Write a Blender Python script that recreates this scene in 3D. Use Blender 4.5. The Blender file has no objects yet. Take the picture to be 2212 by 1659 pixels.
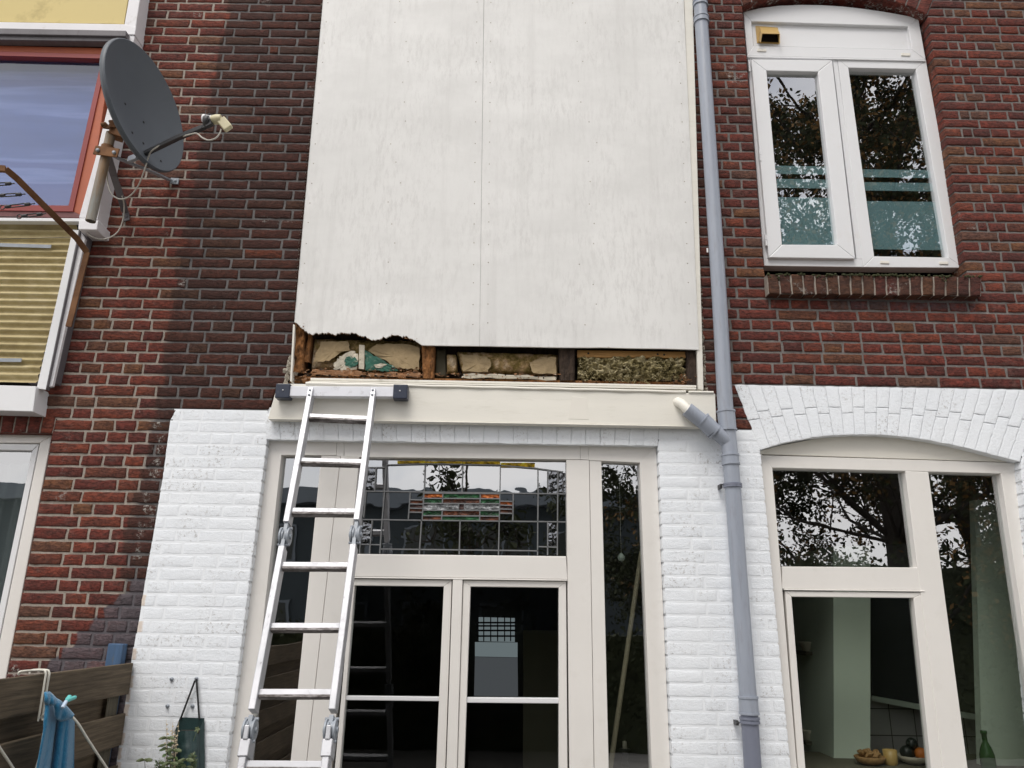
import bpy, bmesh, math, random
from mathutils import Vector, Matrix, noise
rnd = random.Random(7)
sc = bpy.context.scene
R = math.radians

# ------------------------------------------------------------------ camera
CAM = Vector((0.0, -3.8, 2.0))
PITCH, ROLL, YAW = R(16.87), R(0.905), R(-0.207)
FPX, CX, CY = 1661.1, 1106.0, 829.5          # units: a 2212 px wide picture
_f = Vector((-math.sin(YAW)*math.cos(PITCH), math.cos(YAW)*math.cos(PITCH), math.sin(PITCH)))
_r0 = Vector((math.cos(YAW), math.sin(YAW), 0)); _u0 = _r0.cross(_f)
_r = math.cos(ROLL)*_r0 + math.sin(ROLL)*_u0
_u = -math.sin(ROLL)*_r0 + math.cos(ROLL)*_u0
cd = bpy.data.cameras.new('camera'); cam = bpy.data.objects.new('camera', cd)
sc.collection.objects.link(cam)
cd.sensor_fit = 'HORIZONTAL'; cd.sensor_width = 36; cd.lens = FPX/2212*36
cd.clip_start = 0.05; cd.clip_end = 400
cam.matrix_world = Matrix(((_r.x, _u.x, -_f.x, CAM.x), (_r.y, _u.y, -_f.y, CAM.y), (_r.z, _u.z, -_f.z, CAM.z), (0, 0, 0, 1)))
sc.camera = cam

def ray(x, y):
    return _r*(x-CX) - _u*(y-CY) + _f*FPX
def W(x, y, Y=0.0):                           # survey point -> point on the vertical plane y=Y
    d = ray(x, y); return CAM + d*((Y-CAM.y)/d.y)
def WX(x, y, X):                              # survey point -> point on the plane x=X
    d = ray(x, y); return CAM + d*((X-CAM.x)/d.x)
def pr(p):
    d = Vector(p)-CAM; k = FPX/d.dot(_f); return (CX+d.dot(_r)*k, CY-d.dot(_u)*k)

# ------------------------------------------------------------------ world and sun
wd = bpy.data.worlds.new('World'); sc.world = wd; wd.use_nodes = True
nt = wd.node_tree; nt.nodes.clear()
out = nt.nodes.new('ShaderNodeOutputWorld'); bg = nt.nodes.new('ShaderNodeBackground')
SUN_EL, SUN_AZ = R(58), R(200)                # sun high behind the camera, a little to its left
sky = nt.nodes.new('ShaderNodeTexSky'); sky.sky_type = 'NISHITA'; sky.sun_disc = False
sky.sun_elevation = SUN_EL; sky.sun_rotation = SUN_AZ
sky.air_density = 1.0; sky.dust_density = 3.0; sky.ozone_density = 1.0
tc = nt.nodes.new('ShaderNodeTexCoord'); mp = nt.nodes.new('ShaderNodeMapping'); mp.inputs['Scale'].default_value = (1, 1, 2.5)
nz = nt.nodes.new('ShaderNodeTexNoise'); nz.inputs['Scale'].default_value = 2.2; nz.inputs['Detail'].default_value = 8
rp = nt.nodes.new('ShaderNodeValToRGB'); rp.color_ramp.elements[0].position = .28; rp.color_ramp.elements[1].position = .55
mx = nt.nodes.new('ShaderNodeMixRGB'); mx.inputs['Color2'].default_value = (10.5, 10.3, 10.2, 1)
nt.links.new(tc.outputs['Generated'], mp.inputs[0]); nt.links.new(mp.outputs[0], nz.inputs['Vector'])
nt.links.new(nz.outputs['Fac'], rp.inputs[0]); nt.links.new(rp.outputs[0], mx.inputs['Fac'])
nt.links.new(sky.outputs[0], mx.inputs['Color1']); nt.links.new(mx.outputs[0], bg.inputs['Color'])
bg.inputs['Strength'].default_value = 0.105; nt.links.new(bg.outputs[0], out.inputs[0])
sl = bpy.data.lights.new('sun', 'SUN'); sl.energy = 1.3; sl.angle = R(28); sl.color = (1, .96, .9)
so = bpy.data.objects.new('sun', sl); sc.collection.objects.link(so)
sd = Vector((math.sin(SUN_AZ)*math.cos(SUN_EL), math.cos(SUN_AZ)*math.cos(SUN_EL), math.sin(SUN_EL)))
so.rotation_euler = (-sd).to_track_quat('-Z', 'Y').to_euler()
sc.view_settings.view_transform = 'Standard'; sc.view_settings.look = 'None'
sc.view_settings.exposure = 0.5; sc.view_settings.gamma = 1

# ------------------------------------------------------------------ materials
class NT:
    def __init__(s, name):
        s.m = bpy.data.materials.new(name); s.m.use_nodes = True; s.t = s.m.node_tree; s.t.nodes.clear()
        s.out = s.n('ShaderNodeOutputMaterial')
    def n(s, k, **kw):
        o = s.t.nodes.new(k)
        for a, v in kw.items():
            if a in o.inputs: o.inputs[a].default_value = v
            else: setattr(o, a, v)
        return o
    def l(s, a, b): s.t.links.new(a, b)
    def bsdf(s, rough=.6, metal=0.0, spec=.5, col=None):
        b = s.n('ShaderNodeBsdfPrincipled'); b.inputs['Roughness'].default_value = rough
        b.inputs['Metallic'].default_value = metal; b.inputs['Specular IOR Level'].default_value = spec
        if col: b.inputs['Base Color'].default_value = (*col, 1)
        s.l(b.outputs[0], s.out.inputs[0]); s.b = b; return b
    def noise(s, scale, detail=5, rough=.6, map_=(1, 1, 1), coord='Object'):
        t = s.n('ShaderNodeTexCoord'); m = s.n('ShaderNodeMapping'); m.inputs['Scale'].default_value = map_
        z = s.n('ShaderNodeTexNoise'); z.inputs['Scale'].default_value = scale; z.inputs['Detail'].default_value = detail; z.inputs['Roughness'].default_value = rough
        s.l(t.outputs[coord], m.inputs[0]); s.l(m.outputs[0], z.inputs['Vector']); return z
    def ramp(s, src, stops, interp='LINEAR'):
        r = s.n('ShaderNodeValToRGB'); cr = r.color_ramp; cr.interpolation = interp
        while len(cr.elements) < len(stops): cr.elements.new(.5)
        for e, (p, c) in zip(cr.elements, stops):
            e.position = p; e.color = (*c, 1) if len(c) == 3 else c
        s.l(src, r.inputs[0]); return r.outputs[0]
    def mix(s, f, a, b, mode='MIX'):
        x = s.n('ShaderNodeMixRGB', blend_type=mode)
        for i, v in enumerate((f, a, b)):
            if hasattr(v, 'is_output'): s.l(v, x.inputs[i])
            elif i == 0: x.inputs[0].default_value = v
            else: x.inputs[i].default_value = (*v, 1)
        return x.outputs[0]
    def math(s, op, a, b=0.0):
        x = s.n('ShaderNodeMath', operation=op)
        for i, v in enumerate((a, b)):
            if hasattr(v, 'is_output'): s.l(v, x.inputs[i])
            else: x.inputs[i].default_value = v
        return x.outputs[0]
    def bump(s, src, strength=.5, dist=.003, prev=None):
        b = s.n('ShaderNodeBump'); b.inputs['Strength'].default_value = strength; b.inputs['Distance'].default_value = dist
        s.l(src, b.inputs['Height'])
        if prev: s.l(prev, b.inputs['Normal'])
        s.l(b.outputs[0], s.b.inputs['Normal']); return b.outputs[0]

def paint(name, col, rough=.45, var=.08, bump=.15, scale=6, dirt=None, dirtamt=.3, stretch=(1, 1, 1)):
    t = NT(name); b = t.bsdf(rough)
    a = t.noise(scale, 6, .6, stretch).outputs['Fac']
    lo = tuple(c*(1-var) for c in col); hi = tuple(min(1, c*(1+var*.6)) for c in col)
    c = t.ramp(a, [(.3, lo), (.7, hi)])
    if dirt:
        d = t.noise(scale*3.1, 8, .7, stretch).outputs['Fac']
        f = t.ramp(d, [(.56, (0, 0, 0)), (.72, (dirtamt,)*3)])
        c = t.mix(f, c, dirt)
    t.l(c, b.inputs['Base Color'])
    f2 = t.noise(160, 3, .6).outputs['Fac']
    t.bump(f2, bump, .002); return t.m

def make_wall_mats():
    # brick: attribute bc = (tint, dark coating, white paint, smear)
    t = NT('brick'); b = t.bsdf(.85, 0, .25)
    at = t.n('ShaderNodeAttribute', attribute_name='bc'); sp = t.n('ShaderNodeSeparateColor'); t.l(at.outputs['Color'], sp.inputs[0])
    col = t.ramp(sp.outputs[0], [(0, (.12, .035, .030)), (.18, (.18, .044, .033)), (.42, (.225, .052, .036)), (.62, (.27, .068, .038)), (.76, (.17, .062, .040)), (.86, (.24, .105, .050)), (.94, (.17, .085, .062)), (1, (.46, .095, .028))])
    n1 = t.noise(11, 7, .72, (1, 1, 2.4)).outputs['Fac']
    col = t.mix(t.ramp(n1, [(.40, (0, 0, 0)), (.58, (.62,)*3)]), col, (.085, .040, .034))
    n2 = t.noise(48, 6, .75, (1, 1, 2)).outputs['Fac']
    col = t.mix(.75, col, t.ramp(n2, [(.36, (.35, .36, .38)), (.5, (1, 1, 1)), (.66, (1.5, 1.42, 1.38))]), 'MULTIPLY')
    sand = t.noise(330, 2, .5).outputs['Fac']
    col = t.mix(t.ramp(sand, [(.73, (0, 0, 0)), (.78, (.55,)*3)]), col, (.5, .43, .36))
    ef = t.noise(7.5, 7, .75).outputs['Fac']; col = t.mix(t.ramp(ef, [(.56, (0, 0, 0)), (.72, (.38,)*3)]), col, (.25, .19, .16))
    # dark coating
    dn = t.math('ADD', sp.outputs[1], t.math('MULTIPLY', t.math('SUBTRACT', n1, .5), .35))
    df = t.ramp(dn, [(.3, (0, 0, 0)), (.7, (1, 1, 1))])
    dark = t.mix(.5, t.mix(1.0, col, (.50, .52, .52), 'MULTIPLY'), (.064, .038, .031))
    col = t.mix(df, t.mix(1.0, col, (.84, .84, .84), 'MULTIPLY'), t.mix(1.0, dark, (.92, .86, .84), 'MULTIPLY'))
    pch = t.noise(26, 8, .75).outputs['Fac']
    # bluish cement smear
    sm = t.math('ADD', at.outputs['Alpha'], t.math('MULTIPLY', t.math('SUBTRACT', pch, .5), .6))
    col = t.mix(t.ramp(sm, [(.45, (0, 0, 0)), (.62, (.8,)*3)]), col, (.105, .093, .105))
    # white splashes here and there
    sp1 = t.noise(5, 3, .5).outputs['Fac']; sp2 = t.noise(55, 7, .8).outputs['Fac']
    spl = t.math('MULTIPLY', t.math('MAXIMUM', t.ramp(sp1, [(.66, (0, 0, 0)), (.72, (1, 1, 1))]), t.math('MULTIPLY', t.ramp(sp.outputs[2], [(.1, (0, 0, 0)), (.5, (1, 1, 1))]), t.ramp(t.noise(11, 3, .5).outputs['Fac'], [(.48, (0, 0, 0)), (.56, (1, 1, 1))]))), t.ramp(sp2, [(.50, (0, 0, 0)), (.60, (.8,)*3)]))
    col = t.mix(spl, col, (.55, .54, .5))
    t.l(col, b.inputs['Base Color'])
    nb = t.bump(n2, .9, .004); cr = t.noise(26, 5, .75, (1, 1, 3.2)); nb = t.bump(t.ramp(cr.outputs['Fac'], [(.42, (0, 0, 0)), (.5, (1, 1, 1))]), .8, .005, nb)
    brick = t.m
    t = NT('mortar'); b = t.bsdf(.95, 0, .1)
    at = t.n('ShaderNodeAttribute', attribute_name='bc'); sp = t.n('ShaderNodeSeparateColor'); t.l(at.outputs['Color'], sp.inputs[0])
    n1 = t.noise(9, 6, .7).outputs['Fac']; n2 = t.noise(120, 5, .7).outputs['Fac']
    a = t.ramp(n1, [(.3, (.27, .235, .20)), (.7, (.40, .355, .31))]); d = t.ramp(n1, [(.3, (.10, .095, .093)), (.7, (.20, .19, .188))])
    col = t.mix(t.ramp(sp.outputs[2], [(.3, (0, 0, 0)), (.7, (1, 1, 1))]), a, d)
    col = t.mix(t.ramp(at.outputs['Alpha'], [(.45, (0, 0, 0)), (.6, (1,)*3)]), col, (.12, .11, .12))
    col = t.mix(.6, col, t.ramp(n2, [(.3, (.65,)*3), (.7, (1.3,)*3)]), 'MULTIPLY')
    t.l(col, b.inputs['Base Color']); t.bump(n2, .9, .003)
    mortar = t.m
    t = NT('white_masonry_paint'); b = t.bsdf(.55, 0, .4)
    n1 = t.noise(3, 5, .6).outputs['Fac']; col = t.ramp(n1, [(.3, (.80, .835, .88)), (.7, (.855, .885, .92))])
    pit = t.noise(52, 7, .8).outputs['Fac']; at = t.n('ShaderNodeAttribute', attribute_name='bc'); spw = t.n('ShaderNodeSeparateColor'); t.l(at.outputs['Color'], spw.inputs[0]); zone = t.math('ADD', t.noise(7, 3, .5).outputs['Fac'], t.math('MULTIPLY', t.math('SUBTRACT', spw.outputs[0], .45), .32))
    pf = t.math('MULTIPLY', t.ramp(pit, [(.53, (0, 0, 0)), (.60, (1, 1, 1))]), t.ramp(zone, [(.46, (0, 0, 0)), (.68, (.75,)*3)]))
    col = t.mix(pf, col, (.33, .31, .29))
    chip = t.noise(16, 6, .7).outputs['Fac']
    col = t.mix(t.ramp(chip, [(.69, (0, 0, 0)), (.71, (.9, .9, .9))]), col, (.12, .07, .055))
    at = t.n('ShaderNodeAttribute', attribute_name='bc')
    col = t.mix(t.ramp(t.math('ADD', at.outputs['Alpha'], t.math('MULTIPLY', t.math('SUBTRACT', pit, .5), .9)), [(.5, (0, 0, 0)), (.75, (.55,)*3)]), col, (.62, .44, .28))
    t.l(col, b.inputs['Base Color'])
    nb = t.bump(pit, .5, .004)
    lump = t.noise(42, 5, .7, (1, 1, 2.0)).outputs['Fac']
    t.bump(t.ramp(lump, [(.40, (0, 0, 0)), (.52, (1, 1, 1))]), .2, .005, nb)
    white = t.m
    global WJ; WJ = paint('white_painted_joint', (.84, .87, .905), .55, .03, .25, 8, (.5, .48, .46), .12)
    return brick, mortar, white
M = {}
M['brick'], M['mortar'], M['white_wall'] = make_wall_mats()

M['cream'] = paint('cream_paint', (.78, .75, .68), .42, .03, .06, 3, (.5, .46, .38), .15)
M['cream_frame'] = paint('cream_frame_paint', (.78, .755, .72), .35, .04, .05, 2, (.52, .48, .42), .16)
M['oldcream'] = paint('old_cream_paint', (.78, .755, .685), .5, .05, .25, 4, (.50, .46, .37), .3, (.5, 1, 3))
M['pvc'] = paint('white_plastic', (.76, .765, .78), .28, .02, .03, 3, (.6, .55, .46), .15)
M['whitewood'] = paint('white_wood_paint', (.74, .73, .75), .4, .05, .15, 5, (.42, .38, .33), .5, (1, 1, 1))
M['lead'] = paint('lead_came', (.17, .175, .18), .5, .15, .2, 40)
M['black'] = paint('black_rubber', (.015, .015, .017), .6, .1, .1, 20)
M['navy'] = paint('navy_plastic', (.018, .026, .05), .4, .1, .1, 10, (.3, .3, .32), .25)
M['dishgrey'] = paint('dark_grey_enamel', (.085, .098, .115), .5, .06, .05, 6)
M['darkmetal'] = paint('dark_painted_metal', (.035, .035, .038), .45, .15, .15, 20)
M['lnb'] = paint('aged_ivory_plastic', (.55, .50, .32), .45, .08, .1, 20)
M['cablewhite'] = paint('cable_sheath', (.45, .43, .38), .5, .1, .1, 20)
M['galv'] = paint('galvanised_steel', (.30, .33, .37), .4, .2, .2, 14)
M['orangewood'] = paint('orange_red_paint', (.43, .105, .042), .5, .16, .1, 3, (.30, .06, .04), .5)
M['redpaint'] = paint('dark_red_paint', (.26, .035, .03), .45, .12, .1, 5)
M['maroon'] = paint('faded_maroon_paint', (.15, .05, .05), .6, .2, .2, 8, (.42, .25, .22), .4, (3, 1, 1))
M['slate'] = paint('weathered_grey_aluminium', (.13, .12, .13), .5, .15, .1, 5, (.06, .05, .05), .6, (3, 1, 1))
M['mustard'] = paint('faded_yellow_panel', (.60, .48, .19), .55, .05, .05, 1.3, (.38, .29, .10), .9)
M['bluepost'] = paint('worn_blue_paint', (.05, .105, .20), .7, .25, .5, 6, (.10, .105, .10), .9, (9, 9, .8))
M['orangepine'] = paint('fresh_pine_batten', (.50, .27, .09), .7, .15, .2, 8, (.25, .12, .04), .5, (1, 1, 8))
M['pole'] = paint('varnished_pole', (.55, .46, .32), .5, .1, .1, 8)
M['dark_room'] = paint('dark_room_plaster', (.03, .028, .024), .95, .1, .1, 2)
M['brickplain'] = paint('plain_dark_brick', (.12, .05, .04), .9, .3, .3, 6)
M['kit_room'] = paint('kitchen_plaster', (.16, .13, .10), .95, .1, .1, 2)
M['olive_room'] = paint('room_olive_board', (.11, .10, .065), .8, .1, .1, 2)
M['green_room'] = paint('pale_green_plaster', (.68, .76, .62), .9, .05, .1, 2)
M['darkcab'] = paint('dark_green_cabinet', (.012, .016, .012), .4, .1, .1, 2)
M['rack'] = paint('ivory_coated_wire', (.62, .60, .53), .4, .1, .1, 20)
M['moss'] = paint('moss', (.04, .045, .015), .95, .3, .8, 40)
M['soil'] = paint('soil', (.03, .022, .015), .95, .3, .8, 40)
M['leafdark'] = paint('dark_leaf', (.028, .034, .010), .9, .4, .2, 3)
M['leaf'] = paint('leaf_green', (.075, .12, .04), .6, .35, .2, 15)
M['leaf_light'] = paint('leaf_pale', (.13, .16, .075), .6, .3, .2, 15)
M['leaf_autumn'] = paint('leaf_autumn', (.17, .09, .02), .7, .6, .2, 3)
M['bark'] = paint('bark', (.035, .028, .022), .9, .3, .8, 12)
M['ventyellow'] = paint('aged_yellow_plastic', (.50, .33, .11), .4, .1, .1, 10)
M['turq'] = paint('turquoise_plastic', (.12, .5, .48), .3, .1, .1, 10)
M['pegclear'] = paint('pale_blue_plastic', (.45, .55, .68), .25, .1, .1, 10)
M['ground'] = paint('garden_paving', (.22, .21, .19), .9, .3, .5, 2, (.1, .09, .07), .6)
M['bagplastic'] = paint('dark_green_woven_plastic', (.012, .035, .035), .45, .25, .5, 20)
M['orange_fruit'] = paint('orange_peel', (.6, .18, .03), .5, .1, .2, 20)
M['wicker'] = paint('wicker', (.34, .19, .07), .7, .3, .6, 60)
M['porcelain'] = paint('cream_bowl', (.5, .45, .35), .3, .05, .05, 5)
M['greenbottle'] = paint('green_bottle_glass', (.04, .12, .03), .1, .2, .05, 5)

def grain(name, c0, c1, rough=.8, scale=5, st=(1, 1, 12), bump=.5, dist=.004):
    t = NT(name); b = t.bsdf(rough, 0, .3)
    a = t.noise(scale, 8, .65, st).outputs['Fac']; c = t.ramp(a, [(.3, c0), (.7, c1)])
    k = t.noise(3.1, 3, .5).outputs['Fac']; c = t.mix(.5, c, t.ramp(k, [(.3, (.6,)*3), (.7, (1.3,)*3)]), 'MULTIPLY')
    t.l(c, b.inputs['Base Color']); t.bump(a, bump, dist); return t.m
M['fence'] = grain('weathered_fence_wood', (.05, .038, .025), (.155, .118, .078), .85, 4, (2, 1, 22))
M['fencepost'] = grain('weathered_post_wood', (.045, .04, .028), (.12, .105, .075), .85, 4, (22, 22, 1.5))
M['rotwood'] = grain('rotten_brown_wood', (.022, .010, .005), (.36, .16, .055), .95, 22, (2, 2, .6), 1.0, .01)
M['darkwood'] = grain('dark_wet_wood', (.018, .012, .009), (.075, .05, .035), .9, 16, (5, 5, .7), 1.0, .008)
M['rust'] = grain('rusty_steel', (.075, .03, .014), (.24, .12, .055), .8, 7, (1, 1, 1), .4, .002)
M['rustpipe'] = grain('rust_stained_steel', (.28, .30, .29), (.25, .14, .055), .5, 3, (9, 1, 1.2), .15, .001)

def cladding_mat():
    t = NT('flaking_white_plywood'); b = t.bsdf(.6, 0, .3)
    fib = t.noise(20, 8, .75, (2.4, 1, .6)).outputs['Fac']
    zone = t.noise(2.3, 4, .6).outputs['Fac']
    big = t.noise(1.2, 3, .5).outputs['Fac']
    c = t.ramp(big, [(.3, (.71, .705, .69)), (.7, (.79, .785, .77))])
    pale = t.noise(3.3, 3, .45, (.6, 1, 1.6)).outputs['Fac']
    c = t.mix(t.ramp(pale, [(.58, (0, 0, 0)), (.66, (.22,)*3)]), c, (.74, .735, .72))
    f = t.math('MULTIPLY', t.ramp(fib, [(.47, (0, 0, 0)), (.62, (1, 1, 1))]), t.ramp(zone, [(.42, (0.10,)*3), (.58, (.45,)*3)]))
    run = t.noise(7, 5, .6, (1.6, 1, .07)).outputs['Fac']; f = t.math('ADD', f, t.ramp(run, [(.56, (0, 0, 0)), (.7, (.28,)*3)]))
    c = t.mix(f, c, (.55, .54, .525))
    gz = t.noise(2.6, 6, .6, (.8, 1, 1.5)).outputs['Fac']; c = t.mix(t.ramp(gz, [(.44, (0, 0, 0)), (.62, (.4,)*3)]), c, (.62, .615, .60))
    dk = t.noise(24, 9, .8, (1.2, 1, .9)).outputs['Fac']; dz = t.noise(1.7, 3, .5).outputs['Fac']
    f2 = t.math('MULTIPLY', t.ramp(dk, [(.66, (0, 0, 0)), (.7, (1, 1, 1))]), t.ramp(dz, [(.5, (0, 0, 0)), (.66, (.7,)*3)]))
    c = t.mix(f2, c, (.22, .20, .18))
    t.l(c, b.inputs['Base Color']); nb = t.bump(fib, .45, .004); t.bump(zone, .15, .01, nb); return t.m
M['clad'] = cladding_mat()

def insulation_mat():
    t = NT('mineral_wool_facing'); b = t.bsdf(.95, 0, .1)
    a = t.noise(11, 8, .72).outputs['Fac']; k = t.noise(38, 8, .8).outputs['Fac']; g = t.noise(4.2, 4, .6).outputs['Fac']
    c = t.ramp(a, [(.36, (.09, .06, .02)), (.45, (.22, .16, .055)), (.54, (.40, .27, .14)), (.64, (.60, .48, .34))])
    c = t.mix(.6, c, t.ramp(k, [(.38, (.3,)*3), (.6, (1.35,)*3)]), 'MULTIPLY')
    t.l(c, b.inputs['Base Color']); t.bump(k, 1, .012); return t.m
M['insul'] = insulation_mat()
def wool_mat():
    t = NT('loose_mineral_wool'); b = t.bsdf(1, 0, .05)
    k = t.noise(60, 9, .8).outputs['Fac']; a = t.noise(14, 5, .7).outputs['Fac']
    c = t.ramp(a, [(.36, (.05, .038, .015)), (.48, (.30, .25, .12)), (.6, (.62, .54, .34))])
    c = t.mix(.7, c, t.ramp(k, [(.35, (.4,)*3), (.7, (1.5,)*3)]), 'MULTIPLY')
    t.l(c, b.inputs['Base Color']); t.bump(k, 1, .01); return t.m
M['wool'] = wool_mat()
M['greenfoil'] = paint('peeling_green_paint', (.022, .10, .07), .8, .5, .6, 14, (.55, .50, .40), .95)
M['paperfacing'] = paint('torn_paper_facing', (.35, .26, .145), .9, .35, .8, 9, (.20, .14, .06), .9)
M['whitescrap'] = paint('flaky_white_paint', (.52, .47, .38), .9, .35, 1, 16, (.18, .16, .09), .9)
M['flakes'] = paint('flaking_paint_and_wood', (.30, .15, .07), .9, .5, 1, 12, (.58, .52, .42), .95)
M['mortarlump'] = paint('rough_mortar', (.42, .38, .32), .95, .3, 1, 30)

def alu_mat():
    t = NT('scuffed_aluminium'); b = t.bsdf(.42, .45, .5)
    a = t.noise(5, 8, .7, (1, 1, 1)).outputs['Fac']; k = t.noise(40, 8, .8).outputs['Fac']
    c = t.ramp(a, [(.3, (.42, .43, .45)), (.7, (.60, .60, .63))])
    c = t.mix(t.ramp(k, [(.62, (0, 0, 0)), (.68, (.75,)*3)]), c, (.20, .18, .19))
    t.l(c, b.inputs['Base Color']); t.l(t.ramp(k, [(.4, (.36,)*3), (.65, (.65,)*3)]), b.inputs['Roughness']); t.bump(k, .15, .001); return t.m
M['alu'] = alu_mat()
M['alutrim'] = alu_mat(); M['alutrim'].name = 'aluminium_trim'
M['alubar'] = paint('dull_aluminium', (.80, .81, .86), .4, .06, .1, 6, (.3, .28, .28), .6)
t = NT('dark_aluminium'); b = t.bsdf(.6, .4); k = t.noise(45, 8, .8, (.3, 1, 1)).outputs['Fac']
t.l(t.ramp(k, [(.42, (.06, .05, .045)), (.62, (.32, .30, .30))]), b.inputs['Base Color']); M['dark_alu'] = t.m  # dark mottled metal for the lower part of each rung
t = NT('grey_blue_pvc'); b = t.bsdf(.38, 0, .5); a = t.noise(2, 5, .6, (3, 3, .6)).outputs['Fac']
c = t.ramp(a, [(.3, (.27, .30, .36)), (.7, (.33, .36, .42))]); k = t.noise(14, 8, .7, (4, 4, .5)).outputs['Fac']
c = t.mix(t.ramp(k, [(.52, (0, 0, 0)), (.68, (.45,)*3)]), c, (.22, .22, .24)); t.l(c, b.inputs['Base Color']); M['pvcgrey'] = t.m
t = NT('dark_grey_blue_pvc'); b = t.bsdf(.4, 0, .5, (.18, .195, .25)); M['pvcdark'] = t.m
t = NT('frp_corrugated'); b = t.bsdf(.6, 0, .3); a = t.noise(5, 8, .75, (1, 1, 2)).outputs['Fac']
t.l(t.ramp(a, [(.3, (.32, .25, .13)), (.5, (.46, .38, .20)), (.7, (.60, .52, .33))]), b.inputs['Base Color']); t.bump(a, .3, .003); M['corr'] = t.m
t = NT('blue_towelling'); b = t.bsdf(1, 0, .05); a = t.noise(120, 4, .7).outputs['Fac']
t.l(t.ramp(a, [(.3, (.018, .12, .24)), (.7, (.035, .21, .37))]), b.inputs['Base Color']); t.bump(a, 1, .004); b.inputs['Sheen Weight'].default_value = .4; M['towel'] = t.m
t = NT('wall_tiles'); b = t.bsdf(.3, 0, .5); tc_ = t.n('ShaderNodeTexCoord'); mp_ = t.n('ShaderNodeMapping'); mp_.inputs['Rotation'].default_value = (R(90), 0, 0)
bt = t.n('ShaderNodeTexBrick', offset=0.0); bt.inputs['Scale'].default_value = 1; bt.inputs['Brick Width'].default_value = .15; bt.inputs['Row Height'].default_value = .15
bt.inputs['Mortar Size'].default_value = .003; bt.inputs['Color1'].default_value = (.48, .47, .43, 1); bt.inputs['Color2'].default_value = (.43, .40, .39, 1); bt.inputs['Mortar'].default_value = (.10, .09, .08, 1)
t.l(tc_.outputs['Object'], mp_.inputs[0]); t.l(mp_.outputs[0], bt.inputs['Vector']); t.l(bt.outputs[0], b.inputs['Base Color']); M['tiles'] = t.m

def glass(name, tint=(.9, .93, .92), base=.10, k=1.0, rough=0.0, wav=.0, wscale=3):
    t = NT(name); tr = t.n('ShaderNodeBsdfTransparent'); tr.inputs[0].default_value = (*tint, 1)
    gl = t.n('ShaderNodeBsdfGlossy'); gl.inputs['Roughness'].default_value = rough; gl.inputs[0].default_value = (.97, .98, 1, 1)
    lw = t.n('ShaderNodeFresnel'); lw.inputs['IOR'].default_value = 1.52
    f = t.math('MINIMUM', t.math('ADD', t.math('MULTIPLY', lw.outputs[0], k), base), 1.0)
    ge_ = t.n('ShaderNodeNewGeometry'); f = t.math('MULTIPLY', f, t.math('SUBTRACT', 1.0, ge_.outputs['Backfacing']))
    mxs = t.n('ShaderNodeMixShader'); t.l(f, mxs.inputs[0]); t.l(tr.outputs[0], mxs.inputs[1]); t.l(gl.outputs[0], mxs.inputs[2])
    if wav:
        n = t.noise(wscale, 2, .5); bp = t.n('ShaderNodeBump'); bp.inputs['Strength'].default_value = wav; bp.inputs['Distance'].default_value = .02
        t.l(n.outputs['Fac'], bp.inputs['Height']); t.l(bp.outputs[0], gl.inputs['Normal'])
    t.l(mxs.outputs[0], t.out.inputs[0]); return t.m
M['glass'] = glass('window_glass', base=.34, wav=.03)
M['glass_sky'] = glass('coated_window_glass', (.75, .8, .95), .06, 1.0, wav=.03)
M['glass_bright'] = glass('top_light_glass', (.5, .52, .5), .38, 1.0, wav=.05, wscale=5)
M['glass_dim'] = glass('door_glass', (.85, .87, .86), .0, .8, wav=.02)
t = NT('frosted_film'); b = t.bsdf(.5, 0, .3); a = t.noise(2).outputs['Fac']; t.l(t.ramp(a, [(.3, (.30, .47, .52)), (.7, (.38, .56, .60))]), b.inputs['Base Color']); b.inputs['Alpha'].default_value = .8; M['film'] = t.m
t = NT('pale_blue_reflection'); b = t.bsdf(.8); a = t.noise(1.6, 4, .5, (.25, 1, 3)).outputs['Fac']; t.l(t.ramp(a, [(.36, (.12, .19, .30)), (.47, (.17, .25, .37)), (.52, (.36, .43, .52)), (.57, (.15, .21, .35)), (.75, (.28, .31, .42))]), b.inputs['Base Color']); M['reflection_sheet'] = t.m  # pale horizontal bands paint a soft reflection into the blue
t = NT('grey_curtain'); b = t.bsdf(.8); a = t.noise(1.6, 4, .5, (6, 1, .3)).outputs['Fac']; t.l(t.ramp(a, [(.3, (.13, .145, .15)), (.7, (.2, .215, .22))]), b.inputs['Base Color']); M['greycurtain'] = t.m
def colglass(name, c):
    t = NT(name); b = t.bsdf(.35, 0, .25, c); a = t.noise(60, 3, .6, (.5, 1, 1)).outputs['Fac']
    t.l(t.ramp(a, [(.38, tuple(x*.25 for x in c)), (.55, c), (.75, tuple(min(1, x*3+.03) for x in c))]), b.inputs['Base Color']); t.bump(a, 1, .02); return t.m
M['g_green'] = colglass('green_cathedral_glass', (.01, .07, .022)); M['g_brown'] = colglass('amber_brown_glass', (.085, .022, .006))
M['g_orange'] = colglass('orange_glass', (.42, .10, .02)); M['g_yellow'] = colglass('yellow_glass', (.65, .42, .02))
M['g_clear'] = colglass('hammered_clear_glass', (.28, .29, .30)); M['g_dark'] = colglass('dark_red_glass', (.03, .01, .008))
t = NT('crystal'); b = t.bsdf(.05, 0, .8, (.5, .55, .5)); b.inputs['Alpha'].default_value = .75; M['crystal'] = t.m

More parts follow.
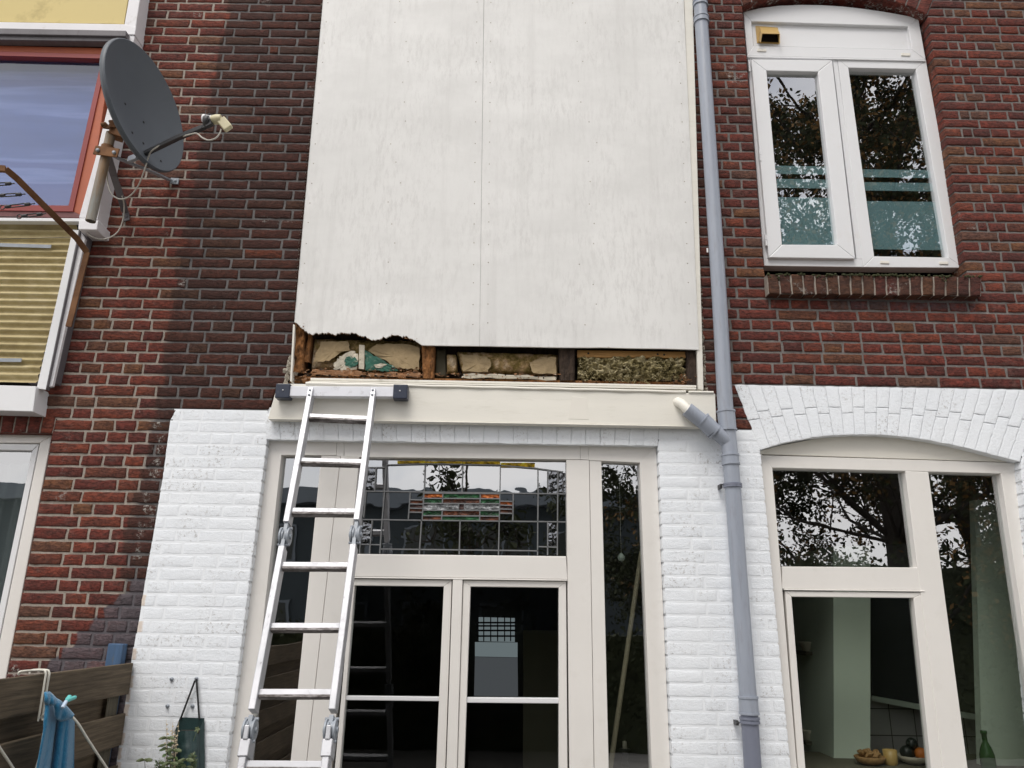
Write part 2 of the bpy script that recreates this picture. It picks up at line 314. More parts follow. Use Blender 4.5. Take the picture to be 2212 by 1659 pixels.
# ------------------------------------------------------------------ object helpers
def link(o, parent=None):
    sc.collection.objects.link(o)
    if parent: o.parent = parent
    return o
def root_loc(o):
    while o.parent: o = o.parent
    return o.location.copy()
class MB:
    def __init__(s): s.v = []; s.f = []; s.mi = []; s.a = None; s.sm = []
    def add(s, vs, fs, mi=0, smooth=False):
        k = len(s.v); s.v += [tuple(v) for v in vs]
        for f in fs: s.f.append(tuple(i+k for i in f)); s.mi.append(mi); s.sm.append(smooth)
        return s
    def prism(s, pts, back, mi=0):            # front polygon pts (3D, counter-clockwise seen from outside), extruded by vector
        n = len(pts); P = [Vector(p) for p in pts]; B = [p+Vector(back) for p in P]
        fs = [tuple(range(n)), tuple(range(2*n-1, n-1, -1))]
        for i in range(n): j = (i+1) % n; fs.append((j, i, n+i, n+j))
        return s.add(P+B, fs, mi)
    def q(s, c, Y, th, mi=0):                 # survey polygon on plane y=Y, thickness th away from the camera
        return s.prism([W(x, y, Y) for x, y in c], (0, th, 0), mi)
    def box(s, lo, hi, mi=0):
        x0, y0, z0 = lo; x1, y1, z1 = hi
        return s.prism([(x0, y0, z0), (x1, y0, z0), (x1, y0, z1), (x0, y0, z1)], (0, y1-y0, 0), mi)
    def obox(s, p0, p1, w, h, up=(0, 0, 1), mi=0):   # bar from p0 to p1, w across, h along up
        p0 = Vector(p0); p1 = Vector(p1); d = (p1-p0).normalized(); u = Vector(up); u = (u-d*u.dot(d)).normalized(); r = d.cross(u)
        c = [p0+r*a*w/2+u*b*h/2 for a, b in ((-1, -1), (1, -1), (1, 1), (-1, 1))]
        return s.prism(c, p1-p0, mi)
    def tube(s, pts, r, n=12, mi=0, caps=True, ends=None):
        P = [Vector(p) for p in pts]; rr = r if isinstance(r, (list, tuple)) else [r]*len(P); vs = []; fs = []
        t = (P[1]-P[0]).normalized(); a = t.orthogonal().normalized()
        for i, p in enumerate(P):
            tt = (P[min(i+1, len(P)-1)]-P[max(i-1, 0)]).normalized(); a = (a-tt*a.dot(tt)).normalized(); b = tt.cross(a)
            for k in range(n):
                th = 2*math.pi*k/n; vs.append(p+(a*math.cos(th)+b*math.sin(th))*rr[i])
        for i in range(len(P)-1):
            for k in range(n):
                j = (k+1) % n; fs.append((i*n+k, i*n+j, i*n+n+j, i*n+n+k))
        s.add(vs, fs, mi, True)
        if caps:
            s.add(vs[:n][::-1], [tuple(range(n))], mi); s.add(vs[-n:], [tuple(range(n))], mi)
        return s
    def lathe(s, prof, c, axis=(0, 0, 1), n=20, mi=0):
        ax = Vector(axis).normalized(); a = ax.orthogonal().normalized(); b = ax.cross(a); vs = []; fs = []
        for r, h in prof:
            for k in range(n):
                th = 2*math.pi*k/n; vs.append(Vector(c)+ax*h+(a*math.cos(th)+b*math.sin(th))*r)
        for i in range(len(prof)-1):
            for k in range(n): j = (k+1) % n; fs.append((i*n+k, i*n+j, i*n+n+j, i*n+n+k))
        return s.add(vs, fs, mi, True)
    def grid(s, rows, mi=0, smooth=True):
        nr = len(rows); nc = len(rows[0]); vs = [p for r in rows for p in r]
        fs = [(i*nc+j, i*nc+j+1, (i+1)*nc+j+1, (i+1)*nc+j) for i in range(nr-1) for j in range(nc-1)]
        return s.add(vs, fs, mi, smooth)
    def build(s, name, mats, parent=None, bevel=0, label=None):
        if not isinstance(mats, (list, tuple)): mats = [mats]
        off = root_loc(parent) if parent else Vector((0, 0, 0))
        me = bpy.data.meshes.new(name)
        me.from_pydata([(v[0]-off.x, v[1]-off.y, v[2]-off.z) for v in s.v], [], s.f)
        me.polygons.foreach_set('material_index', s.mi); me.polygons.foreach_set('use_smooth', s.sm)
        if s.a is not None:
            at = me.color_attributes.new('bc', 'FLOAT_COLOR', 'POINT'); at.data.foreach_set('color', [c for a in s.a for c in a])
        for m in mats: me.materials.append(m)
        me.update(); o = bpy.data.objects.new(name, me); link(o, parent)
        if bevel:
            b = o.modifiers.new('bevel', 'BEVEL'); b.width = bevel; b.segments = 2; b.limit_method = 'ANGLE'; b.angle_limit = R(40)
        if label: o['label'] = label
        return o
def tag(o, label, cat=None, group=None, kind=None):
    o['label'] = label
    if cat: o['category'] = cat
    if group: o['group'] = group
    if kind: o['kind'] = kind
    return o
def empty(name, loc, label, cat, group=None):
    o = bpy.data.objects.new(name, None); o.empty_display_size = .1; o.location = loc; link(o); return tag(o, label, cat, group)
def lerp(a, b, t): return a+(b-a)*t
def smooth_path(pts, n=6):
    P = [Vector(p) for p in pts]; out = []
    for i in range(len(P)-1):
        p0 = P[max(i-1, 0)]; p1 = P[i]; p2 = P[i+1]; p3 = P[min(i+2, len(P)-1)]
        for k in range(n):
            t = k/n; out.append(.5*((2*p1)+(p2-p0)*t+(2*p0-5*p1+4*p2-p3)*t*t+(3*p1-p0-3*p2+p3)*t**3))
    out.append(P[-1]); return out

# ================================================================== THE SETTING
g = MB().box((-40, -60, -.2), (40, 12, 0)); o = g.build('ground', M['ground']); tag(o, 'paved garden ground in front of the brick facade', kind='structure')
left_house = empty('brick_house', (-3.4, 0, 0), 'red brick house on the left with yellow panelled bay window', 'house')
main_house = empty('brick_house', (0.4, 0, 0), 'brick house with white board panel and white painted ground floor', 'house')

# ------------------------------------------------------------------ masonry
def zc(n): return CAM.z + 3.8*(0.92922-0.0159225*n)
def poly(pts): return [(p.x, p.z) for p in (W(x, y) for x, y in pts)]
def span(pg, z):
    xs = []
    for i in range(len(pg)):
        (x0, z0), (x1, z1) = pg[i], pg[(i+1) % len(pg)]
        if (z0-z)*(z1-z) < 0 or z0 == z: xs.append(x0+(x1-x0)*((z-z0)/(z1-z0) if z1 != z0 else 0))
    return (min(xs), max(xs)) if len(xs) >= 2 else None
K_ARCH_IN = [(1640.5, 972), (1665, 964), (1700, 954.5), (1745, 946), (1790, 941), (1845, 938), (1900, 938.5), (1955, 943), (2010, 951), (2060, 961), (2110, 973), (2155, 985), (2203, 997)]
_n = round((CAM.z+3.8*.92922-W(1750, 843.5).z)/(3.8*.0159225)); _zt = zc(_n)-.003
K_TOPL = pr((W(1587, 839).x, 0, _zt)); K_TOPR = pr((W(2262, 857).x, 0, _zt))
U_ARCH_IN = [(1604, 12), (1640, -2), (1690, -12), (1745, -19), (1800, -20), (1855, -15), (1905, -5), (1950, 8), (1990, 24), (2004, 32)]
U_TOPL, U_TOPR = (1570, -110), (2050, -90)
OPEN = {
 'bay': poly([(-700, -60), (296, -60), (214, 478), (100, 836), (68, 880), (-700, 868)]),
 'lw': poly([(-700, 885), (122, 896), (113, 937), (15, 1450), (-25, 1665), (-120, 2150), (-700, 2150)]),
 'clad': poly([(728, -320), (640, 660), (627, 826), (600, 826), (574, 902), (577, 951), (500, 1560), (420, 2150), (1475, 2150), (1421, 964), (1424, 921), (1549, 922), (1522, 845), (1510, 650), (1476, -320)]),
 'kit': poly([K_TOPL, (1642, 969), (1755, 2150), (2330, 2150), (2203, 997), K_TOPR]),
 'upw': poly([U_TOPL, (1604, 12), (1652, 590), (2090, 597), (2004, 32), U_TOPR]),
}
# the edge of the dark coating (left) and of the white paint
DEDGE = sorted([(W(x/1.8228, y/1.8228).z, W(x/1.8228, y/1.8228).x) for x, y in ((950, -200), (911, 10), (857, 180), (838, 280), (821, 380), (766, 672), (735, 860), (703, 1019), (663, 1304), (623, 1569), (577, 1761), (520, 2010), (485, 2160), (480, 2300), (450, 2600), (400, 3024))])
PEDGE = sorted([(W(x/1.8228, y/1.8228).z, W(x/1.8228, y/1.8228).x) for x, y in ((694, 1612), (670, 1658), (642, 1875), (607, 2085), (570, 2295), (544, 2464), (523, 2560), (500, 2720), (430, 3200), (350, 3800))])
def edge(tab, z):
    if z <= tab[0][0]: return tab[0][1]
    for (z0, x0), (z1, x1) in zip(tab, tab[1:]):
        if z <= z1: return x0+(x1-x0)*(z-z0)/(z1-z0)
    return tab[-1][1]
PAINT_TOP_L = zc(round((CAM.z+3.8*.92922-W(480, 888).z)/(3.8*.0159225))); PAINT_TOP_R = zc(round((CAM.z+3.8*.92922-W(1604, 931).z)/(3.8*.0159225)))
print('paint tops', PAINT_TOP_L, PAINT_TOP_R, (CAM.z+3.8*.92922-W(480, 888).z)/(3.8*.0159225), (CAM.z+3.8*.92922-W(1604, 931).z)/(3.8*.0159225))
XR_PIPE = W(1560, 600).x
BR = {'left': MB(), 'main': MB(), 'white': MB()}
for m_ in BR.values(): m_.a = []
def painted(x, z):
    if x < 0: return z < PAINT_TOP_L and x > edge(PEDGE, z)
    return z < PAINT_TOP_R
def attr(x, z, tint, brick=False):
    d = edge(DEDGE, z)
    dark = max(0, min(1, .5+(x-d)/.035)) if x < .5 else 0.0
    if x > 1.0:                                  # the right flank is cleaner; darker beside the pipe
        dark = max(0, min(.55, .55-(x-W(1530, 600).x)/.5))
    if PAINT_TOP_L > z > 1.5 and x < 0: dark = max(dark, 0)
    smear = 0.0
    if x < edge(PEDGE, z)+.01 and z < 2.3:
        e = edge(PEDGE, z); zq = zc(round((CAM.z+3.8*.92922-z)/(3.8*.0159225)-.5)+.5); k = (2.14-zq)/.5
        smear = max(0, min(1, .5+(x-(e-.05-min(k, 1)*.42-.04*noise.noise(Vector((x*9, z*9, 0)))))/.05)) if k > 0 else 0
    if x > 1.0 and z < 2.0 and abs(x-(W(1590, 1480).x)) < .12 and z > 1.2: smear = .45
    if x > 1.7 and z > 2.9:                      # dark smear below the brick sill, fading downward
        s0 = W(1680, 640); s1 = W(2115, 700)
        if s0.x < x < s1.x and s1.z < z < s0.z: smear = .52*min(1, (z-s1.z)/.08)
    spl = 0.0
    if brick and x < -1.3 and z < PAINT_TOP_L and z > 2.25:
        e = edge(PEDGE, z); spl = max(0, 1-abs(x-(e-.05))/.035); spl = max(spl, .93*max(0, 1-abs(x-(e-.50-.02*math.sin(z*9)))/.022) if 2.5 < z < 2.86 else 0)
    return (tint, dark, spl if brick else (.62 if x > 1.0 else dark), smear)
def add_brick(key, c, y_back, rec, tint, endl, endr, wob):
    # c = 4 corners (x,z): bl, br, tr, tl
    mb = BR[key]; (ax, az), (bx, bz), (cx, cz_), (dx, dz) = c
    L = ((bx-ax)+(cx-dx))/2; H = ((dz-az)+(cz_-bz))/2
    fine = -3.0 < (ax+bx)/2 < 3.3 and .8 < az < 5.9
    def steps(T, st, e1, e2):
        if not fine: return [0, .012/T, 1-.012/T, 1]
        inner = max(1, int(round((T-2*e2)/st))); return [0, e1/T]+[(e2+(T-2*e2)*i/inner)/T for i in range(inner+1)]+[1-e1/T, 1]
    us = steps(L, .028, .0018, .007); vs_ = steps(H, .018, .0018, .006); nu, nv = len(us), len(vs_)
    ca = attr((ax+cx)/2, (az+cz_)/2, tint, True)[1]+rnd.uniform(-.22, .22)
    k0 = len(mb.v); dy = rnd.uniform(-.0022, .0016); tilt = rnd.uniform(-.02, .02); sd_ = rnd.uniform(0, 50)
    for j, v in enumerate(vs_):
        for i, u in enumerate(us):
            x = (ax*(1-u)+bx*u)*(1-v)+(dx*(1-u)+cx*u)*v; z = (az*(1-u)+bz*u)*(1-v)+(dz*(1-u)+cz_*u)*v
            ring = min(i, nu-1-i, j, nv-1-j) if fine else min(i, nu-1-i, j, nv-1-j)*2
            if rec < .003: y = (rec+.0008, rec*.5, dy*.5)[min(ring, 2)]
            elif ring == 0: y = rec+.004
            elif ring == 1: y = rec*.35+dy
            else: y = dy
            if fine:
                q = noise.noise(Vector((x*17, z*23, sd_))); q2 = noise.noise(Vector((x*60, z*90, sd_)))
                x += .0040*noise.noise(Vector((x*34, z*46, 3.3)))*(1 if not (i == 0 and endl or i == nu-1 and endr) else .3); z += .0040*noise.noise(Vector((x*28, z*46, 9.1)))
                if ring >= 2: y += wob*(q*.8+q2*.6)+tilt*(u-.5)*L*.3
            mb.v.append((x, y*(.45 if rec < .003 else 1), z)); at_ = attr(x, z, tint, True); mb.a.append((at_[0], max(0, min(1, .4*at_[1]+.6*ca)) if 0 < at_[1] < 1 or .3 < ca < .7 else at_[1], at_[2], at_[3]))
    for j in range(nv-1):
        for i in range(nu-1):
            a = k0+j*nu+i; mb.f.append((a, a+1, a+nu+1, a+nu)); mb.mi.append(0); mb.sm.append(True)
    for e, i in ((endl, 0), (endr, nu-1)):
        if e:
            a = k0+i; b_ = k0+(nv-1)*nu+i; k = len(mb.v)
            for vi in (a, b_):
                x, y, z = mb.v[vi]; mb.v.append((x, .13, z)); mb.a.append(attr(x, z, tint))
            mb.f.append((a, b_, k+1, k) if i == 0 else (b_, a, k, k+1)); mb.mi.append(0); mb.sm.append(False)
def add_mortar(key, x0, x1, xt0, xt1, z0, z1, endl, endr, rec):
    mb = BR[key]
    if endl: x0 += .004; xt0 += .004
    if endr: x1 -= .004; xt1 -= .004
    n = max(1, int((x1-x0)/.06)); k0 = len(mb.v)
    for i in range(n+1):
        u = i/n
        for (xa, xb, z) in ((x0, x1, z0), (xt0, xt1, z1)):
            x = xa+(xb-xa)*u; mb.v.append((x, rec+.0012*noise.noise(Vector((x*30, z*30, 1))), z)); mb.a.append(attr(x, z, .5))
    for i in range(n):
        a = k0+2*i; mb.f.append((a, a+2, a+3, a+1)); mb.mi.append(1); mb.sm.append(False)
    for e, i in ((endl, 0), (endr, n)):
        if e:
            a = k0+2*i; k = len(mb.v)
            for vi in (a, a+1):
                x, y, z = mb.v[vi]; mb.v.append((x, .13, z)); mb.a.append(attr(x, z, .5))
            mb.f.append((a, a+1, k+1, k) if i == 0 else (a+1, a, k, k+1)); mb.mi.append(1); mb.sm.append(False)
XMIN, XMAX = -4.6, 4.4
def seg_lengths(n, x, side):
    """next brick length"""
    if side == 'L':
        if n < 34: return .205 if rnd.random() > .025 else rnd.choice((.05, .10, .12))
        return (.205 if rnd.random() < (.62 if n % 2 else .18) else .098)
    if side == 'W':
        return (.205 if rnd.random() < (.55 if n % 2 else .2) else .098)
    if side == 'R':
        if rnd.random() < .05: return .15
        return .205 if n % 2 == 0 else .098
def run_course(n):
    z1 = zc(n); z0 = zc(n+1); zm = (z0+z1)/2; cuts = []
    for k, pg in OPEN.items():
        s = span(pg, zm)
        if s:
            st = span(pg, z1) or s; sb = span(pg, z0) or s; cuts.append((s[0], s[1], st, sb))
    cuts.sort(); segs = []; x = XMIN; xt = xb = XMIN; e = False
    for c in cuts:
        if c[0] > x+.012: segs.append((x, c[0], xt, xb, c[2][0], c[3][0], e, True))
        if c[1] > x: x = c[1]; xt = c[2][1]; xb = c[3][1]; e = True
    if x < XMAX: segs.append((x, XMAX, xt, xb, XMAX, XMAX, e, False))
    for (x0, x1, xt0, xb0, xt1, xb1, el, er) in segs:
        # split in zones
        marks = [x0, x1]
        dv = edge(DEDGE, zm); pv = edge(PEDGE, zm)
        if x0 < dv < x1 and not zm < PAINT_TOP_L: marks.append(dv)
        if x0 < pv < x1 and zm < PAINT_TOP_L: marks.append(pv)
        marks.sort()
        for a, b in zip(marks, marks[1:]):
            mid = (a+b)/2; key = 'white' if painted(mid, zm) else ('left' if mid < dv or (zm < PAINT_TOP_L and mid < 0) else 'main')
            rec = .0009 if key == 'white' else .0055
            L0 = a == x0; L1 = b == x1
            add_mortar(key, xb0 if L0 else a, xb1 if L1 else b, xt0 if L0 else a, xt1 if L1 else b, z0, z1, el and L0, er and L1, rec)
        side = 'R' if x0 > 1.0 and zm > PAINT_TOP_R else ('W' if x0 > 1.0 else 'L')
        x = x0
        if side == 'L' and x0 > -4.0 and False: pass
        off = {'L': (n % 2)*(.107 if n < 34 else .055)+.03*math.sin(n*.9)+rnd.uniform(-.012, .012)*(n >= 34), 'R': (n % 2)*.053, 'W': rnd.random()*.1}[side]
        first = (off % .215) if off % .215 > .03 else .205
        jog = rnd.uniform(-.016, .016)
        if el: first = (.205 if n % 2 == 0 else .098) if side == 'R' else (.205 if n % 2 else .150)+jog
        queue = [.050] if (el and side == 'R' and n % 2) else []
        ln = first
        while x < x1-.012:
            xe = x+ln
            if x1-xe < .035: xe = x1
            full = xe
            if painted((x+xe)/2, zm): key = 'white'
            elif side == 'L' and ((x+xe)/2 < dv or zm < PAINT_TOP_L): key = 'left'
            else: key = 'main'
            last = xe >= x1
            cutL = side == 'L' and zm < PAINT_TOP_L and x == pv
            # bricks end at the paint edge
            cutR = side == 'L' and zm < PAINT_TOP_L and x < pv < xe-.012
            if cutR: xe = pv; last = False; key = 'left' if True else key
            j = .0055
            bl = xb0 if x == x0 else (edge(PEDGE, z0) if cutL else x+j); tl = xt0 if x == x0 else (edge(PEDGE, z1) if cutL else x+j); br = xb1 if last else (edge(PEDGE, z0) if cutR else xe-j); tr = xt1 if last else (edge(PEDGE, z1) if cutR else xe-j)
            if br-bl > .01 and tr-tl > .01:
                r = rnd.random(); tint = rnd.random()*.74 if r < .84 else (.8+.16*rnd.random() if r < .99 else 1.0)
                if side == 'R': tint = min(tint, .93)
                hz = .0045+rnd.uniform(0, .001); dz = rnd.uniform(-.0012, .0012)
                white = key == 'white'
                if white: hz = .0035
                c = [(bl, z0+hz+dz), (br, z0+hz+dz), (tr, z1-hz+dz), (tl, z1-hz+dz)]
                if white: c = [(bl, z0+.0048), (br, z0+.0048), (tr, z1-.0048), (tl, z1-.0048)]
                add_brick(key, c, .13, .0009 if white else .0055, tint, el and x == x0, er and last, .0018 if white else .0014)
            x = xe; ln = max(.04, full-xe) if cutR else (queue.pop() if queue else seg_lengths(n, x, side))+.009+rnd.uniform(-.005, .005)
for n in range(-14, 94): run_course(n)

def soldier(key, bot, top, cnt, white, split=None, y=0.0, endback=True, soffit=.12):
    """upright bricks between two curves (x,z) at parameter 0..1"""
    mb = BR[key]
    for i in range(cnt):
        g_ = .014 if white else .05; a, b = (i+g_)/cnt, (i+1-g_)/cnt
        parts = [(0, 1)] if not split else ([(0, split), (split+.012, 1)] if i % 2 else [(0, 1-split), (1-split+.012, 1)])
        for (v0, v1) in parts:
            pb0, pb1, pt0, pt1 = bot(a), bot(b), top(a), top(b)
            def mixp(p, q_, v): return (p[0]+(q_[0]-p[0])*v, p[1]+(q_[1]-p[1])*v)
            c = [mixp(pb0, pt0, v0), mixp(pb1, pt1, v0), mixp(pb1, pt1, v1), mixp(pb0, pt0, v1)]
            cc = c
            L = c[1][0]-c[0][0]; tint = rnd.random()*.8
            add_brick(key, cc, .13, .0009 if white else .0055, tint, False, False, .0018 if white else .0014)
    # mortar behind plus soffit
    N = 40; k0 = len(mb.v); rec = .004
    for i in range(N+1):
        for p in (bot(i/N), top(i/N)):
            mb.v.append((p[0], rec+.001, p[1])); mb.a.append(attr(p[0], p[1], .5))
    for i in range(N):
        a = k0+2*i; mb.f.append((a, a+2, a+3, a+1)); mb.mi.append(1); mb.sm.append(False)
    k2 = len(mb.v)
    for i in range(N+1):
        p = top(i/N)
        for dz_ in (-.01, .035): mb.v.append((p[0], .0085, p[1]+dz_)); mb.a.append(attr(p[0], p[1], .5))
    for i in range(N):
        a = k2+2*i; mb.f.append((a, a+2, a+3, a+1)); mb.mi.append(1); mb.sm.append(False)
    k1 = len(mb.v)
    for i in range(N+1):
        p = bot(i/N); zz = .0016*noise.noise(Vector((p[0]*30, 5, 2)))
        for yy in (.002, soffit): mb.v.append((p[0], yy, p[1]+.001+zz)); mb.a.append(attr(p[0], p[1], .3))
    for i in range(N):
        a = k1+2*i; mb.f.append((a+1, a+3, a+2, a)); mb.mi.append(0); mb.sm.append(False)
def curve(pts):
    P = [(p.x, p.z) for p in (W(x, y) for x, y in pts)]
    def f(t):
        x = P[0][0]+(P[-1][0]-P[0][0])*t
        for (x0, z0), (x1, z1) in zip(P, P[1:]):
            if x <= x1+1e-9: return (x, z0+(z1-z0)*(x-x0)/(x1-x0))
        return P[-1]
    return f
def line(a, b):
    p, q_ = W(*a), W(*b); return lambda t: (p.x+(q_.x-p.x)*t, p.z+(q_.z-p.z)*t)
BR['arch_k'] = MB(); BR['arch_k'].a = []; BR['arch_u'] = MB(); BR['arch_u'].a = []; BR['lin_d'] = MB(); BR['lin_d'].a = []; BR['lin_l'] = MB(); BR['lin_l'].a = []
soldier('arch_k', curve(K_ARCH_IN), line(K_TOPL, K_TOPR), 24, True, .56)
soldier('arch_u', curve(U_ARCH_IN), line(U_TOPL, U_TOPR), 18, False, .55)
soldier('lin_d', line((575, 949), (1421, 963)), line((571, 893), (1425, 911)), 27, True)
soldier('lin_l', line((-520, 928), (113, 936)), line((-520, 884), (122, 896)), 22, False)
def wallbuild(k, name, parent, white, **kw):
    return BR[k].build(name, [M['white_wall'], WJ] if white else [M['brick'], M['mortar']], parent, **kw)
for m_ in BR.values(): pass
HL, HM = left_house, main_house
wallbuild('left', 'wall', HL, False)
wallbuild('main', 'wall', HM, False)
wallbuild('white', 'painted_wall', HM, True)
wallbuild('arch_k', 'arch', HM, True, label='white painted brick arch over the kitchen window')
wallbuild('arch_u', 'arch', HM, False, label='brown brick arch over the upstairs window')
wallbuild('lin_d', 'lintel', HM, True)
wallbuild('lin_l', 'lintel', HL, False)

# rooms behind the openings keep the glass dark
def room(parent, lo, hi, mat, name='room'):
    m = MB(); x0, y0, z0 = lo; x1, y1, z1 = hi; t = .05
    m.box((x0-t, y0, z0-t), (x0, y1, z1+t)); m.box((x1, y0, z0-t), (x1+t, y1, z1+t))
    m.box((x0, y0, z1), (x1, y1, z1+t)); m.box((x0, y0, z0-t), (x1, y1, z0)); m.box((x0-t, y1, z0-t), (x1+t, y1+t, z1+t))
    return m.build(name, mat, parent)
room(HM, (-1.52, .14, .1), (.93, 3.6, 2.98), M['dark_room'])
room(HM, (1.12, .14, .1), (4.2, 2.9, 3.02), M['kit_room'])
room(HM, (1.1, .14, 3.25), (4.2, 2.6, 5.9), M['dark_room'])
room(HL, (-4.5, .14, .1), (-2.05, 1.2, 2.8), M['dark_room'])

s = MB(); s.box((-5.0, .135, 6.15), (5.0, 4.3, 6.3)); s.box((-5.0, 4.2, 0), (5.0, 4.3, 6.15)); s.box((-5.0, .135, 0), (-4.6, 4.2, 6.15)); s.box((4.4, .135, 0), (5.0, 4.2, 6.15)); s.build('sky_blocking_shell', M['brickplain'], HM)  # unseen closed shell added to keep sky light out behind the facade

# ------------------------------------------------------------------ LEFT HOUSE: bay window
YB = -.105                                       # face of the bay
bay = MB()
# corner post with its side going back to the wall
bay.prism([W(267.5, 57, YB), W(293, 60, YB), W(312, -70, YB), W(290, -70, YB)], (0, .11, 0))
bay.prism([W(170, 470, YB), W(210, 474, YB), W(233, 352, YB), W(291, 77, YB), W(270, 74, YB), W(205, 345, YB)], (0, .11, 0))
bay.prism([W(-520, 57, YB-.006), W(291, 75, YB-.006), W(294, 57, YB-.006), W(267, 51.8, YB-.006), W(-520, 38, YB-.006)], (0, .11, 0))
bayo = bay.build('bay_window', M['whitewood'], HL, .004)
MB().q([(-520, 38), (267.4, 51.4), (288, -70), (-520, -90)], YB+.02, .03).build('panel', M['mustard'], bayo, label='faded yellow panel above the window')
s = MB(); s.q([(-520, 51), (272.5, 65.8), (271, 78), (-520, 64)], YB-.045, .055); s.q([(-520, 64.5), (271, 78.3), (268.5, 89.5), (-520, 78)], YB-.03, .05); s.build('shutter_box', M['slate'], bayo, .003)
s = MB()
def ringq(mb, outer, inner, Y, th):
    for i in range(4):
        j = (i+1) % 4; mb.q([outer[i], outer[j], inner[j], inner[i]], Y, th)
# order: bl, br, tr, tl
O1 = [(-520, 459), (187, 471), (243, 104), (-520, 86)]; I1 = [(-520, 447), (157, 456.5), (231.5, 117.6), (-520, 97)]; G1 = [(-520, 436), (148, 444), (220, 126), (-520, 105.5)]
s = MB(); s.q([I1[1], O1[1], O1[2], I1[2]], YB+.02, .05); s.q([I1[3], I1[2], O1[2], O1[3]], YB+.02, .05); s.build('window_frame', M['orangewood'], bayo, .003)
s = MB(); s.q([O1[0], O1[1], I1[1], I1[0]], YB+.018, .05); s.build('window_frame', M['maroon'], bayo, .003, label='dark weathered bottom rail of the window frame')
s = MB(); ringq(s, I1, G1, YB+.012, .045); s.build('sash', M['redpaint'], bayo, .002)
MB().q(G1, YB+.045, .006).build('pane', M['glass_sky'], bayo)
MB().q([(-520, 440), (152, 447), (224, 122), (-520, 101)], YB+.12, .004).build('reflection_sheet', M['reflection_sheet'], bayo)  # added sheet that carries the painted reflection behind the bay pane
s = MB(); s.q([(-520, 466), (184, 471.5), (183.5, 478.5), (-520, 473)], YB-.01, .04); s.build('sill', M['pvc'], bayo, .002)
# corner block under the post
s = MB(); s.prism([W(168.6, 495.5, YB-.025), W(209, 496.5, YB-.025), W(212, 476, YB-.025), W(170, 476, YB-.025)], (0, .135, 0)); s.build('corner_block', M['whitewood'], bayo, .004)
# corrugated sheet
rows = []
YC = YB+.045
TL, TR, BR_, BL = W(-520, 473, YC), W(169, 479, YC), W(80, 828, YC), W(-520, 815, YC)
nr = 230; 
for i in range(nr+1):
    v = i/nr; a = TL.lerp(BL, v); b = TR.lerp(BR_, v); d = .009*math.cos(v*2*math.pi*22.5)
    rows.append([a.lerp(b, k/24)+Vector((0, d+.002*noise.noise(Vector((k*.9, v*60, 0))), 0)) for k in range(25)])
MB().grid(rows).build('corrugated_sheet', M['corr'], bayo)
for a in (((-520, 508), (111, 528.5), (109.5, 536), (-520, 517)), ((-520, 766), (47, 774), (45.5, 782), (-520, 775))):
    MB().q([a[3], a[2], a[1], a[0]], YC-.018, .004).build('metal_strip', M['galv'], bayo, .001)
s = MB(); s.q([(79, 839), (98.5, 841.5), (170, 497), (157, 496)], YC-.03, .01, 1); s.prism([W(98.5, 841.5, YC-.03), W(101, 838, YC-.03), W(172, 500, YC-.03), W(170, 497, YC-.03)], (0, .03, 0)); s.build('edge_trim', [M['slate'], M['pvc']], bayo, .001)  # slate strip paints in the dark gap beside the white trim
s = MB(); s.q([(104, 836), (113, 834), (184, 515), (174, 500)], YC-.012, .02); s.build('edge_board', M['whitewood'], bayo, .002)
s = MB(); s.q([(60, 828), (120, 828), (190, 510), (165, 500)], YC+.01, .05); s.build('edge_board', M['slate'], bayo, .002)
s = MB(); s.q([(-520, 872), (69, 889), (76, 834), (-520, 818)], YC-.045, .14); s.q([(63, 888), (71, 889.5), (78, 834), (71, 834)], YC-.05, .15); s.build('base_box', M['pvc'], bayo, .003)
# the hollow behind the bay is closed by boards
s = MB(); s.q([(-520, 830), (110, 830), (290, -70), (-520, -70)], .02, .02); s.build('back_board', M['dark_room'], bayo)

# ground floor window of the left house
YW = .05
def lw(x): return x
fr = MB(); o4 = [(-520, 2150), (-120, 2150), (112, 940), (-520, 928)]
# right stile drawn as a slanted quad, head piece
fr.q([(-160, 2150), (-118, 2150), (15, 1451), (112, 940), (86, 957), (-30, 1530)], YW, .07)
fr.q([(-520, 950), (86, 957), (112, 940), (-520, 928)], YW, .07)
wl = fr.build('window', M['cream_frame'], HL, .004)
s = MB(); s.q([(-190, 2150), (-163, 2150), (-33, 1530), (84, 959), (69, 975), (-62, 1600)], YW+.012, .05); s.q([(-520, 964), (69, 973), (84, 959), (-520, 951)], YW+.012, .05); s.build('sash', M['pvc'], wl, .003)
MB().q([(-520, 2150), (-188, 2150), (-60, 1600), (70, 972), (-520, 963)], YW+.04, .006).build('pane', M['glass'], wl)
rows = []
A, B = W(-520, 985, YW+.12), W(90, 992, YW+.12)
for i in range(9):
    rows.append([Vector((lerp(A.x, B.x+.1, k/80), A.y+.018*math.sin(k*1.1+math.sin(k*.37)*2), A.z-.02-i*.22)) for k in range(81)])
MB().grid(rows).build('curtain', M['greycurtain'], wl)

# ------------------------------------------------------------------ MAIN HOUSE: cladding, torn strip, beam
YCL = -.035
def z2v(x, y): return (x/2.24+603.5, y/2.24+603.5)
jag = [(78, 196), (72, 206), (98, 226), (112, 238), (140, 262), (160, 268), (172, 259), (215, 262), (232, 257), (262, 266), (290, 262), (305, 256), (330, 262), (368, 258), (382, 268), (412, 272), (425, 284), (465, 293), (490, 286), (505, 276), (522, 280), (548, 268), (575, 268), (590, 276), (612, 272), (625, 283), (640, 288), (655, 292), (668, 303), (690, 318), (800, 320), (968, 322)]
jag = [z2v(*p) for p in jag]
